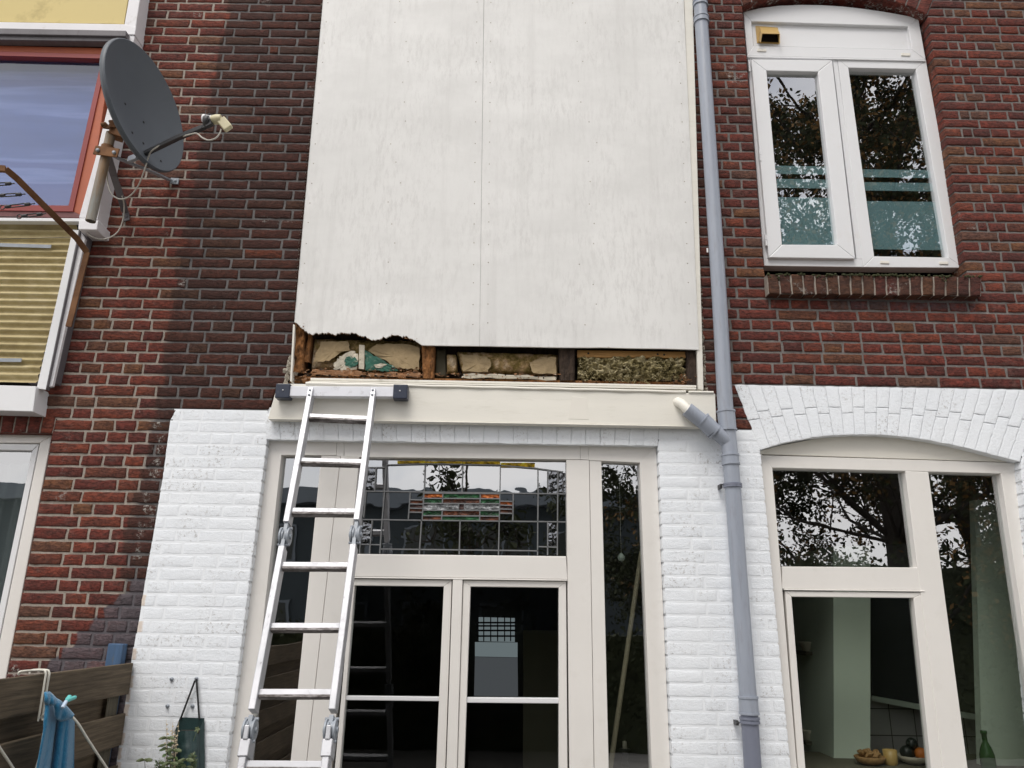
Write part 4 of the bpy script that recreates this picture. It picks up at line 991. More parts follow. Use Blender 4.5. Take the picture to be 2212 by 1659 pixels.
c = at_top(1975, .46); fb = empty('fruit_bowl', c, 'cream bowl of dark and orange fruit on the worktop', 'bowl')
m = MB(); m.lathe([(.03, 0), (.06, .012), (.085, .04), (.08, .04), (.055, .018), (0, .014)], c, n=24); m.build('bowl', M['porcelain'], fb)
for (dx, dy, dz, r, mt) in ((.03, -.02, .05, .03, 'orange_fruit'), (-.03, 0, .052, .034, 'darkcab'), (.0, .03, .055, .032, 'darkcab'), (0, 0, .095, .028, 'darkcab')):
    m = MB(); m.lathe([(0, -r)]+[(r*math.cos(a), r*math.sin(a)) for a in [x*.4-1.2 for x in range(7)]]+[(0, r)], c+Vector((dx, dy, dz)), n=16); m.build('fruit', M[mt], fb)
c = at_top(2135, .30); m = MB(); m.lathe([(.03, 0), (.034, .01), (.034, .13), (.026, .16), (.012, .19), (.012, .225), (.015, .225), (.015, .24), (0, .24)], c+Vector((0, 0, -.06)), n=20); tag(m.build('bottle', M['greenbottle']), 'green glass bottle behind the right kitchen pane', 'bottle')

# things seen through the garden door
pl = empty('wooden_pole', W(1325, 1650, .25), 'long pale wooden pole leaning behind the narrow side window', 'pole')
m = MB(); m.tube([W(1308, 1730, .22), W(1386, 1190, .30)], .0125, 12); m.build('pole_shaft', M['pole'], pl); 
m = MB(); m.tube([W(1386, 1192, .30), W(1386.6, 1186, .301)], .0135, 12); m.build('pole_tip', M['darkmetal'], pl)
c = W(1342, 1204, .12); cr = empty('glass_pendant', c, 'clear crystal teardrop hanging in the narrow side window', 'ornament')
m = MB(); m.lathe([(0, .024), (.010, .016), (.0185, .004), (.0195, -.004), (.014, -.015), (0, -.022)], c, n=9); m.build('crystal', M['crystal'], cr)
for f_ in bpy.data.objects['crystal'].data.polygons: f_.use_smooth = False
m = MB(); m.tube([c+Vector((0, 0, .024)), c+Vector((0, 0, .42))], .0006, 5); m.build('thread', M['rack'], cr)
c = W(1352, 1715, .45)
prof = [(.035, 0), (.035, .01), (.012, .02), (.02, .04), (.01, .06), (.02, .085), (.01, .105), (.022, .13), (.01, .155), (.018, .175), (.01, .19), (.028, .20), (.028, .206), (.011, .207)]
cs = empty('candlestick', c, 'turned dark candlestick with a pale candle inside the side window', 'candlestick')
m = MB(); m.lathe(prof, c, n=18); m.build('stem', M['darkmetal'], cs); m = MB(); m.lathe([(.011, .205), (.011, .24), (0, .243)], c, n=12); m.build('candle', M['porcelain'], cs)
m = MB(); m.q([(1130, 2000), (1260, 2000), (1255, 1362), (1130, 1362)], 1.2, .04); m.build('cupboard', M['olive_room'], HM)
# a far window of the through room with its own leaded light
m = MB(); m.q([(1025, 1640), (1125, 1642), (1122, 1375), (1028, 1372)], 3.55, .02)
M['sky_glow'] = None
t = NT('daylight_net_curtain'); e_ = t.n('ShaderNodeEmission'); e_.inputs['Color'].default_value = (.36, .42, .45, 1); e_.inputs['Strength'].default_value = .35; t.l(e_.outputs[0], t.out.inputs[0])  # far daylight is given as a glow of the curtain itself
M['netcurtain'] = t.m
t = NT('dim_daylight_pane'); e_ = t.n('ShaderNodeEmission'); e_.inputs['Color'].default_value = (.36, .38, .42, 1); e_.inputs['Strength'].default_value = .16; t.l(e_.outputs[0], t.out.inputs[0]); M['dim_glow_pane'] = t.m  # dimmer painted glow for the ground outside the far window
fw = MB()
for c4 in (((1034, 1385), (1112, 1387), (1112, 1335), (1034, 1333)), ((1026, 1418), (1118, 1420), (1118, 1388), (1026, 1387))): fw.q(c4, 3.5, .01)
fwo = fw.build('front_window', M['netcurtain'], HM)
MB().q([(1024, 1503), (1119, 1505), (1118, 1421), (1026, 1419)], 3.5, .01).build('front_window', M['dim_glow_pane'], HM, label='grey lower pane of the far front window')
m = MB()
for x in (1045, 1060, 1075, 1090, 1103): m.obox(W(x, 1385, 3.48), W(x, 1325, 3.48), .01, .02, up=(0, 1, 0))
for y in (1345, 1352, 1362, 1374): m.obox(W(1030, y, 3.48), W(1116, y, 3.48), .01, .015)
m.build('front_window_bars', M['black'], fwo)

# ------------------------------------------------------------------ MAIN HOUSE: upstairs window
YU = .065
U = MB(); D = .07
def fr4(mb, o_, i_, Y, th):
    for a in range(4):
        b = (a+1) % 4; mb.q([o_[a], o_[b], i_[b], i_[a]], Y, th)
# order bl br tr tl
top_curve = [(1605.8, 25.8), (1640, 17.5), (1681, 12), (1730, 10), (1775.6, 10.7), (1820, 13.5), (1861.6, 18), (1910, 25), (1950, 32), (1984, 38.7)]
U.q([(1623, 46), (1961.8, 57), (1984, 38.7)]+top_curve[-2:0:-1]+[(1605.8, 25.8)], YU, D)
U.q([(1614.4, 120.4), (1627.3, 98.9), (1623, 46), (1605.8, 25.8)], YU, D); U.q([(1970.4, 107.5), (2000, 129), (1984, 38.7), (1961.8, 57)], YU, D)
U.q([(1614.4, 120.4), (2000, 129), (1970.4, 107.5), (1627.3, 98.9)], YU, D)
U.q([(1651, 574), (1659, 556), (1623, 128), (1614.6, 121)], YU+.001, D); U.q([(1651, 574), (1864, 577), (1862, 560), (1659, 556)], YU+.001, D)
U.q([(1851, 560), (1864, 560), (1808.5, 127), (1799, 127)], YU+.001, D)
U.q([(1864.5, 577), (1888.7, 553.3), (1832.8, 146.2), (1809.5, 127)], YU-.001, D); U.q([(1864.5, 577), (2081, 578.5), (2049.5, 556), (1888.7, 553.3)], YU-.001, D)
U.q([(2049.5, 556), (2081, 578.5), (2000.4, 130), (1978.6, 149.2)], YU-.001, D); U.q([(1832.8, 146.2), (1978.6, 149.2), (2000.4, 130), (1809.5, 127)], YU-.001, D)
uo = U.build('window', M['pvc'], HM, .003, label='white plastic upstairs window with open transom panel and frosted bands')
m = MB(); m.q([(1614.4, 123.6), (2000.6, 132), (2000, 129), (1614.2, 120.4)], YU-.010, .03); m.build('drip_rail', M['pvc'], uo, .002)
m = MB(); m.q([(1627.3, 98.9), (1970.4, 107.5), (1961.8, 57), (1623, 46)], YU+.022, .02); m.build('top_panel', M['pvc'], uo, .002)
m = MB(); m.q([(1622, 48.5), (1963, 59.4), (1962.6, 57.2), (1621, 46)], YU+.019, .005); m.build('gasket', M['black'], uo)
m = MB(); S_O = [(1660.8, 556), (1847.9, 559), (1798, 130), (1623, 127.7)]; S_G = [(1689.6, 528), (1809.2, 528.8), (1767, 154.8), (1656, 152.6)]
fr4(m, S_O, S_G, YU-.022, .06); m.build('sash', M['pvc'], uo, .004)
MB().q([(1687, 530), (1812, 531), (1769, 153), (1653, 150)], YU+.008, .006).build('pane', M['glass'], uo)
MB().q([(1886, 556), (2052, 559), (1981, 147), (1830, 144)], YU+.03, .006).build('pane', M['glass'], uo)
def seam(y, left): 
    if left: return ext(S_G[3], S_G[0], y), ext(S_G[2], S_G[1], y)
    return ext((1832.8, 146.2), (1888.7, 553.3), y), ext((1978.6, 149.2), (2049.5, 556), y)
m = MB()
for y0, y1, lf in ((357.7, 375.3, 1), (386, 405.4, 1), (425.6, 529, 1), (365.4, 382.6, 0), (393.4, 411.5, 0), (434.2, 538.3, 0)):
    a, b = seam(y0, lf); c, d = seam(y1, lf); m.q([c, (d[0], d[1]+2), (b[0], b[1]+2), a], YU+(.018 if lf else .04), .001)
m.build('frosted_film', M['film'], uo)
m = MB()
for k in range(3): m.obox(W(1658+k*.6, 156+k*4.2, YU+.03), W(1768+k*.6, 158.5+k*4.2, YU+.03), .02, .005)
m.build('blind_slats', M['pvc'], uo)
for (x, y) in ((1617.5, 143), (1641, 296+40), (1653.5, 519)):
    m = MB(); a, b = W(x, y-12, YU-.02), W(x+2, y+12, YU-.02); m.tube([a, b], .006, 10); m.tube([a.lerp(b, .42), a.lerp(b, .46)], .0075, 10); m.build('hinge', M['pvc'], uo)
for (x, y) in ((1646, 107.5), (1957, 117), (1911.5, 566), (2039, 567.5)):
    m = MB(); m.q([(x-9.5, y+2.6), (x+9.5, y+3.2), (x+9.5, y-2.2), (x-9.5, y-2.8)], YU-.006, .01); m.build('drain_cap', M['cream'], uo, .001)
# yellowed vent cowl
m = MB(); zu = lambda x, y: ((x/1.276+2688)/1.8228, (y/1.276)/1.8228)
Yp = YU+.018
m.q([zu(374, 215), zu(487, 220), zu(478, 138), zu(366, 130)], Yp, .004)
f_ = [W(*zu(*p), Yp-.06) for p in ((390, 213), (489, 218), (489, 170), (398, 168))]; bk_ = [W(*zu(*p), Yp) for p in ((380, 205), (482, 210), (475, 140), (388, 136))]
m.add([bk_[3], bk_[2], f_[2], f_[3], bk_[0], f_[0], f_[1], bk_[1]], [(0, 3, 2, 1), (0, 4, 5, 3), (1, 2, 6, 7)])
hood = m.build('vent_cowl', M['ventyellow'], uo); md = hood.modifiers.new('s', 'SOLIDIFY'); md.thickness = .003
m = MB(); m.q([zu(385, 208), zu(482, 212), zu(478, 175), zu(390, 172)], Yp-.002, .002); m.build('vent_opening', M['black'], uo)
# brick sill
BS = MB(); BS.a = []; BR['sill'] = BS
A0, A1, B0, B1 = W(1657, 592, -.055), W(2121, 597.5, -.055), W(1661, 634, -.055), W(2121, 639, -.055)
cnt = 18
for i in range(cnt):
    a, b = (i+.07)/cnt, (i+.93)/cnt; k0 = len(BS.v)
    add_brick('sill', [(lerp(B0.x, B1.x, a), lerp(B0.z, B1.z, a)+rnd.uniform(-.003, .002)), (lerp(B0.x, B1.x, b), lerp(B0.z, B1.z, b)+rnd.uniform(-.003, .002)), (lerp(A0.x, A1.x, b), lerp(A0.z, A1.z, b)), (lerp(A0.x, A1.x, a), lerp(A0.z, A1.z, a))], .1, .006, rnd.choice((.76, .9, .78, .2, .85)), True, True, .002)
    for q_ in range(k0, len(BS.v)):
        x, y, z = BS.v[q_]; BS.v[q_] = (x, y-.055, z); BS.a[q_] = (BS.a[q_][0], .62, 0, .28)
    # top and bottom faces
    xs = (BS.v[k0][0], lerp(B0.x, B1.x, b)); zt = lerp(A0.z, A1.z, a); zb = lerp(B0.z, B1.z, a)
    k = len(BS.v)
    for p in ((xs[0], -.045, zt), (xs[1], -.045, zt), (xs[1], .10, zt+.02), (xs[0], .10, zt+.02), (xs[0], -.045, zb), (xs[1], -.045, zb), (xs[1], .02, zb+.002), (xs[0], .02, zb+.002)):
        BS.v.append(p); BS.a.append((.8, .5, 0, .3))
    BS.f += [(k, k+1, k+2, k+3), (k+7, k+6, k+5, k+4)]; BS.mi += [0, 0]; BS.sm += [False, False]
k = len(BS.v)
for p in ((B0.x, -.047, B0.z+.002), (B1.x, -.047, B1.z+.002), (A1.x, -.047, A1.z-.002), (A0.x, -.047, A0.z-.002), (B0.x, .02, B0.z+.004), (B1.x, .02, B1.z+.004), (A1.x, .1, A1.z+.018), (A0.x, .1, A0.z+.018)):
    BS.v.append(p); BS.a.append((.5, .3, 0, 0))
for f in ((0, 1, 2, 3), (0, 4, 5, 1), (3, 2, 6, 7), (1, 5, 6, 2), (0, 3, 7, 4)): BS.f.append(tuple(k+i for i in f)); BS.mi.append(1); BS.sm.append(False)
sil = BS.build('window_sill', [M['brick'], M['mortar']], HM, label='mossy brick sill under the upstairs window')
m = MB()
for k in range(420):
    t = rnd.random(); cl = noise.noise(Vector((t*14, 0, 0)));
    if cl < -.05 and rnd.random() < .8: continue
    p = Vector((lerp(A0.x, A1.x, t), -.058+rnd.uniform(-.004, .02), lerp(A0.z, A1.z, t)+rnd.uniform(-.004 if cl < .25 else -.03, .004))); r = rnd.uniform(.003, .008)
    m.lathe([(r, -.002), (r*.9, r*.4), (r*.5, r*.8), (0, r)], p, (rnd.uniform(-.5, .5), -.6, .6), 6)
m.build('moss', M['moss'], sil)['kind'] = 'stuff'

# ================================================================== DRAINPIPE
YP = -.065
PP = [(2756, -400), (2756+0, 0), (2790, 520), (2833, 1185), (2855, 1586), (2878, 1823), (2921, 2420), (2947, 2760), (2964, 3024), (3010, 3700)]
PP[0] = (2731, -400)
def PV(x, y, Y=YP): return W(x/1.8228, y/1.8228, Y)
base = PV(3010, 3700); dp = empty('drainpipe', (base.x, YP, 0), 'long grey blue plastic drainpipe fixed to the facade beside the white board', 'drainpipe')
pts = [PV(*p) for p in PP]
def on_pipe(yF):
    for (x0, y0), (x1, y1) in zip(PP, PP[1:]):
        if y0 <= yF <= y1: return PV(lerp(x0, x1, (yF-y0)/(y1-y0)), yF)
m = MB(); m.tube(smooth_path([p for p in pts if True][:7]+[on_pipe(2745)], 4), .0385, 28); m.build('pipe', M['pvcgrey'], dp)
low = on_pipe(2745); m = MB(); m.tube([low, on_pipe(3024), PV(3010, 3700), Vector((PV(3010, 3700).x+.02, YP, 0))], .0385, 28); m.build('pipe', M['pvcdark'], dp, label='darker lower length of the drainpipe')
def collar(yF, h, r, mat='pvcgrey'):
    a, b = on_pipe(yF), on_pipe(yF+h); m = MB(); m.tube([a, b], r, 28); e = (b-a).normalized()*.004; m.tube([a-e*.3, a+e*2], r+.003, 28); m.tube([b-e*2, b+e*.3], r+.003, 28); return m.build('collar', M[mat], dp)
collar(8, 18, .042); collar(70, 22, .043); collar(1618, 78, .0435); collar(1790, 40, .0415)
collar(1905, 14, .0425, 'pvcdark'); collar(2742, 70, .0425); collar(2825, 22, .042, 'pvcdark')
# branch
m = MB(); a, b = W(1484, 884, -.085), W(1578, 958, YP); d = (b-a).normalized(); m.tube([a, b], .037, 28); m.build('branch_pipe', M['pvcgrey'], dp)
m = MB(); p = W(1517, 907, -.082); q_ = W(1541, 931, -.075); m.tube([p, q_], .0415, 28); m.tube([p, p+d*.006], .044, 28); m.tube([q_, q_+d*.01], .042, 28); m.build('collar', M['pvcgrey'], dp)
m = MB(); m.tube([W(1463, 868, -.045), W(1472, 872, -.08), W(1486, 886, -.085)], .024, 20); m.build('outlet_stub', M['oldcream'], dp)
m = MB()
for yF in (1912, 2850):
    p = on_pipe(yF); m.obox(p+Vector((-.05, .02, 0)), p+Vector((-.05, .07, 0)), .012, .02); m.tube([p+Vector((-.048, .0, .004)), p+Vector((-.06, 0, .004))], .004, 8)
m.build('pipe_bracket', M['darkmetal'], dp)
m = MB(); p = W(1528, 541, -.1); m.box((p.x-.004, -.104, p.z-.012), (p.x+.004, -.1, p.z+.012)); m.build('sticker', M['pvc'], dp)

# ================================================================== LADDER
LT, RT = W(671, 836, -.115), W(806, 838, -.115); LB0, RB0 = W(519, 1659, -.755), W(700, 1659, -.755)
dl = (LB0-LT); dr = (RB0-RT)
L2 = (LB0-LT).normalized(); tL = (0-LT.z)/L2.z; footL = LT+L2*tL
R2 = (RB0-RT).normalized(); footR = RT+R2*((0-RT.z)/R2.z)
ld = empty('ladder', (footL+footR)/2, 'folding aluminium ladder with black capped top bar leaning on the cream beam', 'ladder')
across = (RT-LT).normalized(); along = (dl.normalized()+dr.normalized()).normalized(); front = across.cross(along).normalized()
if front.y > 0: front = -front
def lad(side, y):                                # point on a rail at survey row y
    a, b = (LT, LB0) if side == 'L' else (RT, RB0)
    lo, hi = -.2, 1.6
    for _ in range(40):
        mid = (lo+hi)/2
        if pr(a+(b-a)*mid)[1] < y: lo = mid
        else: hi = mid
    return a+(b-a)*lo
RW, RD = .026, .062
hinge_rows = {'L': (1152, 1572), 'R': (1148, 1572)}
for sd, foot in (('L', footL), ('R', footR)):
    a = LT if sd == 'L' else RT
    cuts = [a, lad(sd, hinge_rows[sd][0]-26), lad(sd, hinge_rows[sd][0]+26), lad(sd, hinge_rows[sd][1]-40), lad(sd, hinge_rows[sd][1]+36), foot]
    m = MB()
    for i in (0, 2, 4):
        c = -front*(RD/2); m.obox(cuts[i]+c, cuts[i+1]+c, RW, RD, up=front)
    ro = m.build('rail', M['alu'], ld, .003)
    for k, y in enumerate(hinge_rows[sd]):
        c = lad(sd, y)-front*(RD*.5); m = MB(); side = across
        off = -1 if sd == 'L' else -1
        for e, rr in ((-.017, .038), (.017, .038), (-.008, .032), (.008, .032)):
            m.lathe([(0, -.004), (rr, -.004), (rr, .004), (0, .004)], c+side*e, side, 28)
        m.lathe([(0, -.028), (.012, -.028), (.012, .028), (0, .028)], c, side, 14)
        m.obox(lad(sd, y-30)-front*.03, lad(sd, y+30)-front*.03, .016, .04, up=front)
        for q_ in (-.03, .03): m.lathe([(0, -.026), (.006, -.026), (.006, .026), (0, .026)], c+along*q_*1.3, side, 10)
        m.build('hinge', M['galv'], ld, .001)
        if k == 1:
            m = MB(); m.obox(lad(sd, y+24)+front*.003-front*.035, lad(sd, y+62)+front*.003-front*.035, RW+.012, RD+.012, up=front); m.obox(lad(sd, y-4)+front*.01, lad(sd, y+26)+front*.004, .018, .012, up=front); m.build('locking_sleeve', M['alu'], ro, .003)
    m = MB()
    for yy in (843, 853): m.lathe([(.006, 0), (.006, .003), (0, .005)], lad(sd, yy)+front*.001, front, 10)
    m.build('rivets', M['galv'], ro)
rung_rows = [(893, 899), (989, 993), (1098, 1100), (1216, 1217), (1349, 1349), (1493, 1493), (1649, 1650), (1830, 1831), (2030, 2031)]
for ya, yb in rung_rows:
    a, b = lad('L', ya)-front*.032, lad('R', yb)-front*.032; n_ = 12
    if a.z < .1: continue
    m = MB(); m.obox(a, b, .030, .028, up=-along); m.obox(a+along*.0125+front*.001, b+along*.0125+front*.001, .0335, .0115, up=-along, mi=1); o = m.build('rung', [M['alu'], M['dark_alu']], ld, .002)
# stabiliser bar
Yb = -.075
a, b = W(600, 847, -.085), W(880, 849, -.085)
m = MB(); m.obox(a+across*.03, b-across*.03, .045, .052, up=(0, 0, 1)); m.build('stabiliser_bar', M['alubar'], ld, .002)
for p, s_ in ((a, 1), (b, -1)):
    m = MB(); m.obox(p-across*.004*s_, p+across*.068*s_, .058, .074, up=(0, 0, 1)); c = m.build('end_cap', M['navy'], ld, .004)
    m = MB(); m.lathe([(.004, 0), (.004, .002), (0, .003)], p+across*.034*s_+Vector((0, -.0295, .002)), (0, -1, 0), 10); m.build('rivet', M['alu'], c)

# ================================================================== SATELLITE DISH
DC = Vector((-1.98, -.42, 3.98)); 
DC = W(318, 230, -.45); vdir = (DC-CAM).normalized()
DMJ = _r*.371-_u*.929; DMJ = (DMJ-vdir*DMJ.dot(vdir)).normalized(); DB = vdir.cross(DMJ); DB = DB if DB.dot(_r) > 0 else -DB
DN = (-vdir*.46+DB*.888).normalized(); DU = -DMJ; DRT = DU.cross(DN); DRH = 137/FPX*(DC-CAM).dot(_f); DRW = DRH*.97
def on_dish(x, y):
    d = ray(x, y); p0 = DC-DN*.035; return CAM+d*((p0-CAM).dot(DN)/d.dot(DN))
sdish = empty('satellite_dish', W(273, 470, 0), 'dark grey satellite dish on a rusty pipe beside the orange window', 'satellite dish')
m = MB(); rows = []; rows2 = []
for i in range(13):
    r = i/12; depth = .07*(r*r-1); row = []; row2 = []
    for k in range(49):
        th = 2*math.pi*k/48; p = DC+DRT*(DRW*r*math.cos(th))+DU*(DRH*r*math.sin(th))+DN*depth; row.append(p); row2.append(p-DN*.004)
    rows.append(row); rows2.append(row2)
m.grid(rows); m.grid([list(reversed(r)) for r in rows2])
rim = []
for (s_, d) in ((1, 0), (1.012, -.002), (1.02, -.014), (1.015, -.026), (1.0, -.028)):
    rim.append([DC+DRT*(DRW*s_*math.cos(2*math.pi*k/48))+DU*(DRH*s_*math.sin(2*math.pi*k/48))+DN*d for k in range(49)])
m.grid(rim); rfl = m
for (x, y) in ((281.7, 221.7), (321.7, 261), (289.3, 285.7), (313.3, 308.3), (341.7, 349.3)):
    c = on_dish(x, y); e = c-DC; u = e.dot(DRT)/DRW; v = e.dot(DU)/DRH; c = DC+DRT*DRW*u+DU*DRH*v+DN*(.07*(u*u+v*v-1)+.0015); rfl.lathe([(.007, 0), (.006, .002), (0, .003)], c, DN, 8, 1)
rfl.build('reflector', [M['dishgrey'], M['black']], sdish)
#--- arm and LNB
a0 = on_dish(311, 333); a1 = W(385, 297, DC.y-.16); a2 = W(440, 275, DC.y-.26); a3 = W(458, 264, DC.y-.29)
m = MB(); m.obox(a0, a1, .022, .022); m.obox(a1, a2, .022, .022); m.obox(a2, a3, .018, .024); m.build('lnb_arm', M['darkmetal'], sdish, .003)
YLN = DC.y-.28
def z3(x, y): return (x/5.04+192, y/5.04+219.4)
lo_ = MB(); a = W(*z3(1240, 185), YLN); b = W(*z3(1305, 190), YLN); d = (b-a).normalized()
lo_.lathe([(0, -.001), (.018, 0), (.021, .004), (.021, .014), (.017, .016), (.017, .045), (.013, .055)], a, d, 20); lo_.build('lnb_cap', M['pvc'], sdish)
m = MB(); a = W(*z3(1335, 200), YLN); b = W(*z3(1440, 190), YLN); c = W(*z3(1525, 300), YLN)
m.tube([a, a.lerp(b, .5), b], [.019, .023, .021], 14); m.obox(b-Vector((0, 0, .004)), c, .042, .026, up=(0, -1, 0)); m.build('lnb_body', M['lnb'], sdish, .005)
m = MB(); a = W(*z3(1290, 215), YLN); m.lathe([(.020, -.012), (.026, -.012), (.026, .012), (.020, .012)], a, d, 18); m.obox(a-Vector((0, 0, .02)), a3, .02, .03); m.tube([W(*z3(1265, 200), YLN-.02), W(*z3(1272, 90), YLN-.02)], .0015, 6); m.tube([W(*z3(1290, 160), YLN), W(*z3(1318, 130), YLN)], .004, 6); m.build('lnb_clamp', M['darkmetal'], sdish)
# mast
YM = -.36
mt, mb_ = W(240, 288, YM), W(195.5, 478, YM)
m = MB(); m.tube([mt, mb_], .0235, 24, caps=False); m.tube([mb_, mt], .019, 24, caps=False); m.build('mast', M['rustpipe'], sdish)
m = MB(); c = W(229, 327, YM-.02); c2 = mt.lerp(mb_, .2)
a, b = W(204, 324, YM-.035), W(256, 331, YM-.035); m.obox(a, b, .008, .05); m.tube([c2+Vector((0, -.0, .022)), c2-Vector((0, 0, .022))], .031, 24); m.build('clamp', M['rust'], sdish, .002)
m = MB()
for p in ((212, 325), (247, 330)): m.lathe([(.0095, 0), (.0095, .008), (0, .009)], W(*p, YM-.04), (0, -1, 0), 6); 
m.build('bolt', M['galv'], sdish)
m = MB()
for p, q_ in (((222, 273), (255, 278)), ((236, 264), (262, 262)), ((236, 271), (262, 274))):
    m.obox(W(*p, YM-.04), W(*q_, YM+.0), .012, .02)
m.tube([W(219, 270, YM-.06), W(227, 268, YM-.06), W(231, 273, YM-.05)], .012, 8)
m.obox(W(240, 281, YM), W(268, 290, YM+.02), .06, .07); m.build('tilt_bracket', M['rust'], sdish, .002)
for pth, lab in (([(228, 328, YM), (262, 345, -.28), (330, 372, -.12), (368, 390, -.012)], 'upper'), ([(232, 332, YM), (246, 380, -.22), (262, 430, -.1), (270, 458, -.015)], 'lower')):
    m = MB(); P_ = [W(*p) for p in pth]
    for u, v in zip(P_, P_[1:]): m.obox(u, v, .036, .008, up=(0, -.5, 1))
    e = P_[-1]; ee = e+Vector((.045 if lab == 'upper' else .012, .004, -.002 if lab == 'upper' else -.05)); 
    m.obox(Vector((e.x, -.008, e.z)), Vector((ee.x, -.008, ee.z)), .008, .036, up=(0, 0, 1) if lab == 'upper' else (1, 0, 0)); m.lathe([(.008, 0), (.008, .006), (0, .007)], Vector(((e.x+ee.x)/2+.005, -.012, (e.z+ee.z)/2)), (0, -1, 0), 6)
    m.build('wall_bracket', M['galv'] if lab == 'upper' else M['slate'], sdish, .001)
m = MB(); m.obox(W(279, 345, -.34), W(298, 338, -.40), .02, .03); m.build('azimuth_plate', M['galv'], sdish, .002)
cb = [(1440, 300, YLN), (1425, 345, YLN), (1380, 400, YLN), (1300, 420, YLN), (1230, 390, YLN+.02), (1190, 356, YLN+.03), (1130, 350, YLN+.04), (900, 420, DC.y-.12), (705, 520, DC.y-.05), (650, 600, DC.y), (600, 760, -.42), (530, 930, -.36), (430, 1040, -.32), (330, 1060, -.30), (245, 1000, -.28), (205, 880, -.28), (200, 790, -.30), (215, 700, -.33)]
m = MB(); m.tube(smooth_path([W(*z3(x, y), Y) for x, y, Y in cb], 4), .0035, 8); m.build('cable', M['cablewhite'], sdish)
cb = [(360, 1030, -.16), (380, 1100, -.10), (384, 1170, -.07), (370, 1290, -.05), (320, 1410, -.05), (230, 1480, -.06), (120, 1500, -.08), (20, 1465, -.1), (-20, 1430, -.1)]
m = MB(); m.tube(smooth_path([W(*z3(x, y), Y) for x, y, Y in cb], 4), .0035, 8); m.build('cable', M['cablewhite'], sdish)

# ================================================================== WASHING LINE BRACKET (left)
def zb(x, y, Y): return W(x/6.048, (y/3.318+600)/1.8228, Y)
lb = empty('washing_line_bracket', W(150, 700, -.02), 'rusty bent steel bracket holding washing lines below the left window', 'bracket')
m = MB(); P_ = [W(148, 706, -.13), W(188, 545, -.14)]; Q = [P_[1], zb(1000, 1120, -.2), zb(800, 920, -.30), zb(500, 620, -.42), zb(230, 350, -.52), zb(75, 220, -.58)]
for u, v in zip(P_, P_[1:]): m.obox(u, v, .008, .03, up=(1, 0, 0))
for u, v in zip(Q, Q[1:]): m.obox(u, v+(v-u)*.02, .008, .030, up=(.6, 0, .6))
m.obox(Q[-1], zb(-300, 190, -.62), .02, .03); m.build('bracket_arm', M['rust'], lb, .001)
for (x0, y0, x1, y1, Y) in ((-200, 425, 190, 405, -.5), (-100, 570, 330, 545, -.45), (-40, 725, 455, 668, -.4), (200, 845, 600, 800, -.34)):
    m = MB(); a, b = zb(x0, y0, Y), zb(x1, y1, Y); c = a.lerp(b, .25); d = a.lerp(b, .85); v = (b-a).normalized(); n_ = Vector((0, 0, 1)).cross(v).normalized(); up = v.cross(n_)
    for s_ in (-1, 1): m.tube([c+up*.007*s_, d+up*.007*s_], .0032, 6)
    m.tube([c-v*.004, c+v*.02], .008, 8); m.tube([d-v*.02, d+v*.004], .008, 8); m.tube([d, b], .003, 6)
    ring_ = [c-v*.018+(v*math.cos(t_)+up*math.sin(t_))*.012 for t_ in [k*math.pi/5 for k in range(11)]]; m.tube(ring_, .0028, 6, caps=False)
    m.build('turnbuckle', M['darkmetal'], lb)
    m = MB(); m.tube([c-v*.03, a+Vector((-1.2, 0, .02))], .0016, 6); m.build('line', M['darkmetal'], lb)
m = MB(); m.tube([zb(925, 1108, -.22), zb(0, 1132, -.24), zb(-1500, 1150, -.25)], .0014, 6); m.build('line', M['darkmetal'], lb)

# ================================================================== FENCE
XF = W(288.7, 1432, -.012).x
fe = empty('wooden_fence', (XF, -.7, 0), 'weathered brown wooden board fence meeting the white wall', 'fence')
p = WX(288.7, 1432, XF); ztopf = p.z; p2_ = WX(275, 1500, XF); h = p.z-p2_.z
zz = ztopf; k = 0
while zz > .1:
    front_ = k % 2 == 0
    m = MB(); X = XF if front_ else XF-.045
    m.box((X-.02, -3.1, zz-h), (X, -.012-(0.0 if front_ else .0), zz-.0), 0); m.build('board', M['fence'], fe, .004)
    zz -= h*.80 if front_ else h*.80; k += 1
for yy in (-.10, -1.75):
    m = MB(); m.box((XF-.024-.0, yy-.06, 0), (XF-.0205, yy+.04, ztopf-.05)); m.box((XF-.115, yy-.045, 0), (XF-.068, yy+.045, ztopf-.04)); m.build('post', M['fencepost'], fe, .003)
# blue post behind
a = W(226, 1437, -.055); b = W(258, 1437, -.055); t_ = W(230, 1391, -.055)
m = MB(); m.prism([(a.x, -.055, 0), (b.x, -.055, 0), (b.x+.003, -.055, t_.z), (a.x, -.055, t_.z+.002)], (0, .048, 0)); tag(m.build('timber_post', M['bluepost'], None, .004), 'worn blue painted timber post sticking up behind the fence', 'post')
for o_ in [o for o in bpy.data.objects if o.name == 'timber_post']: pass

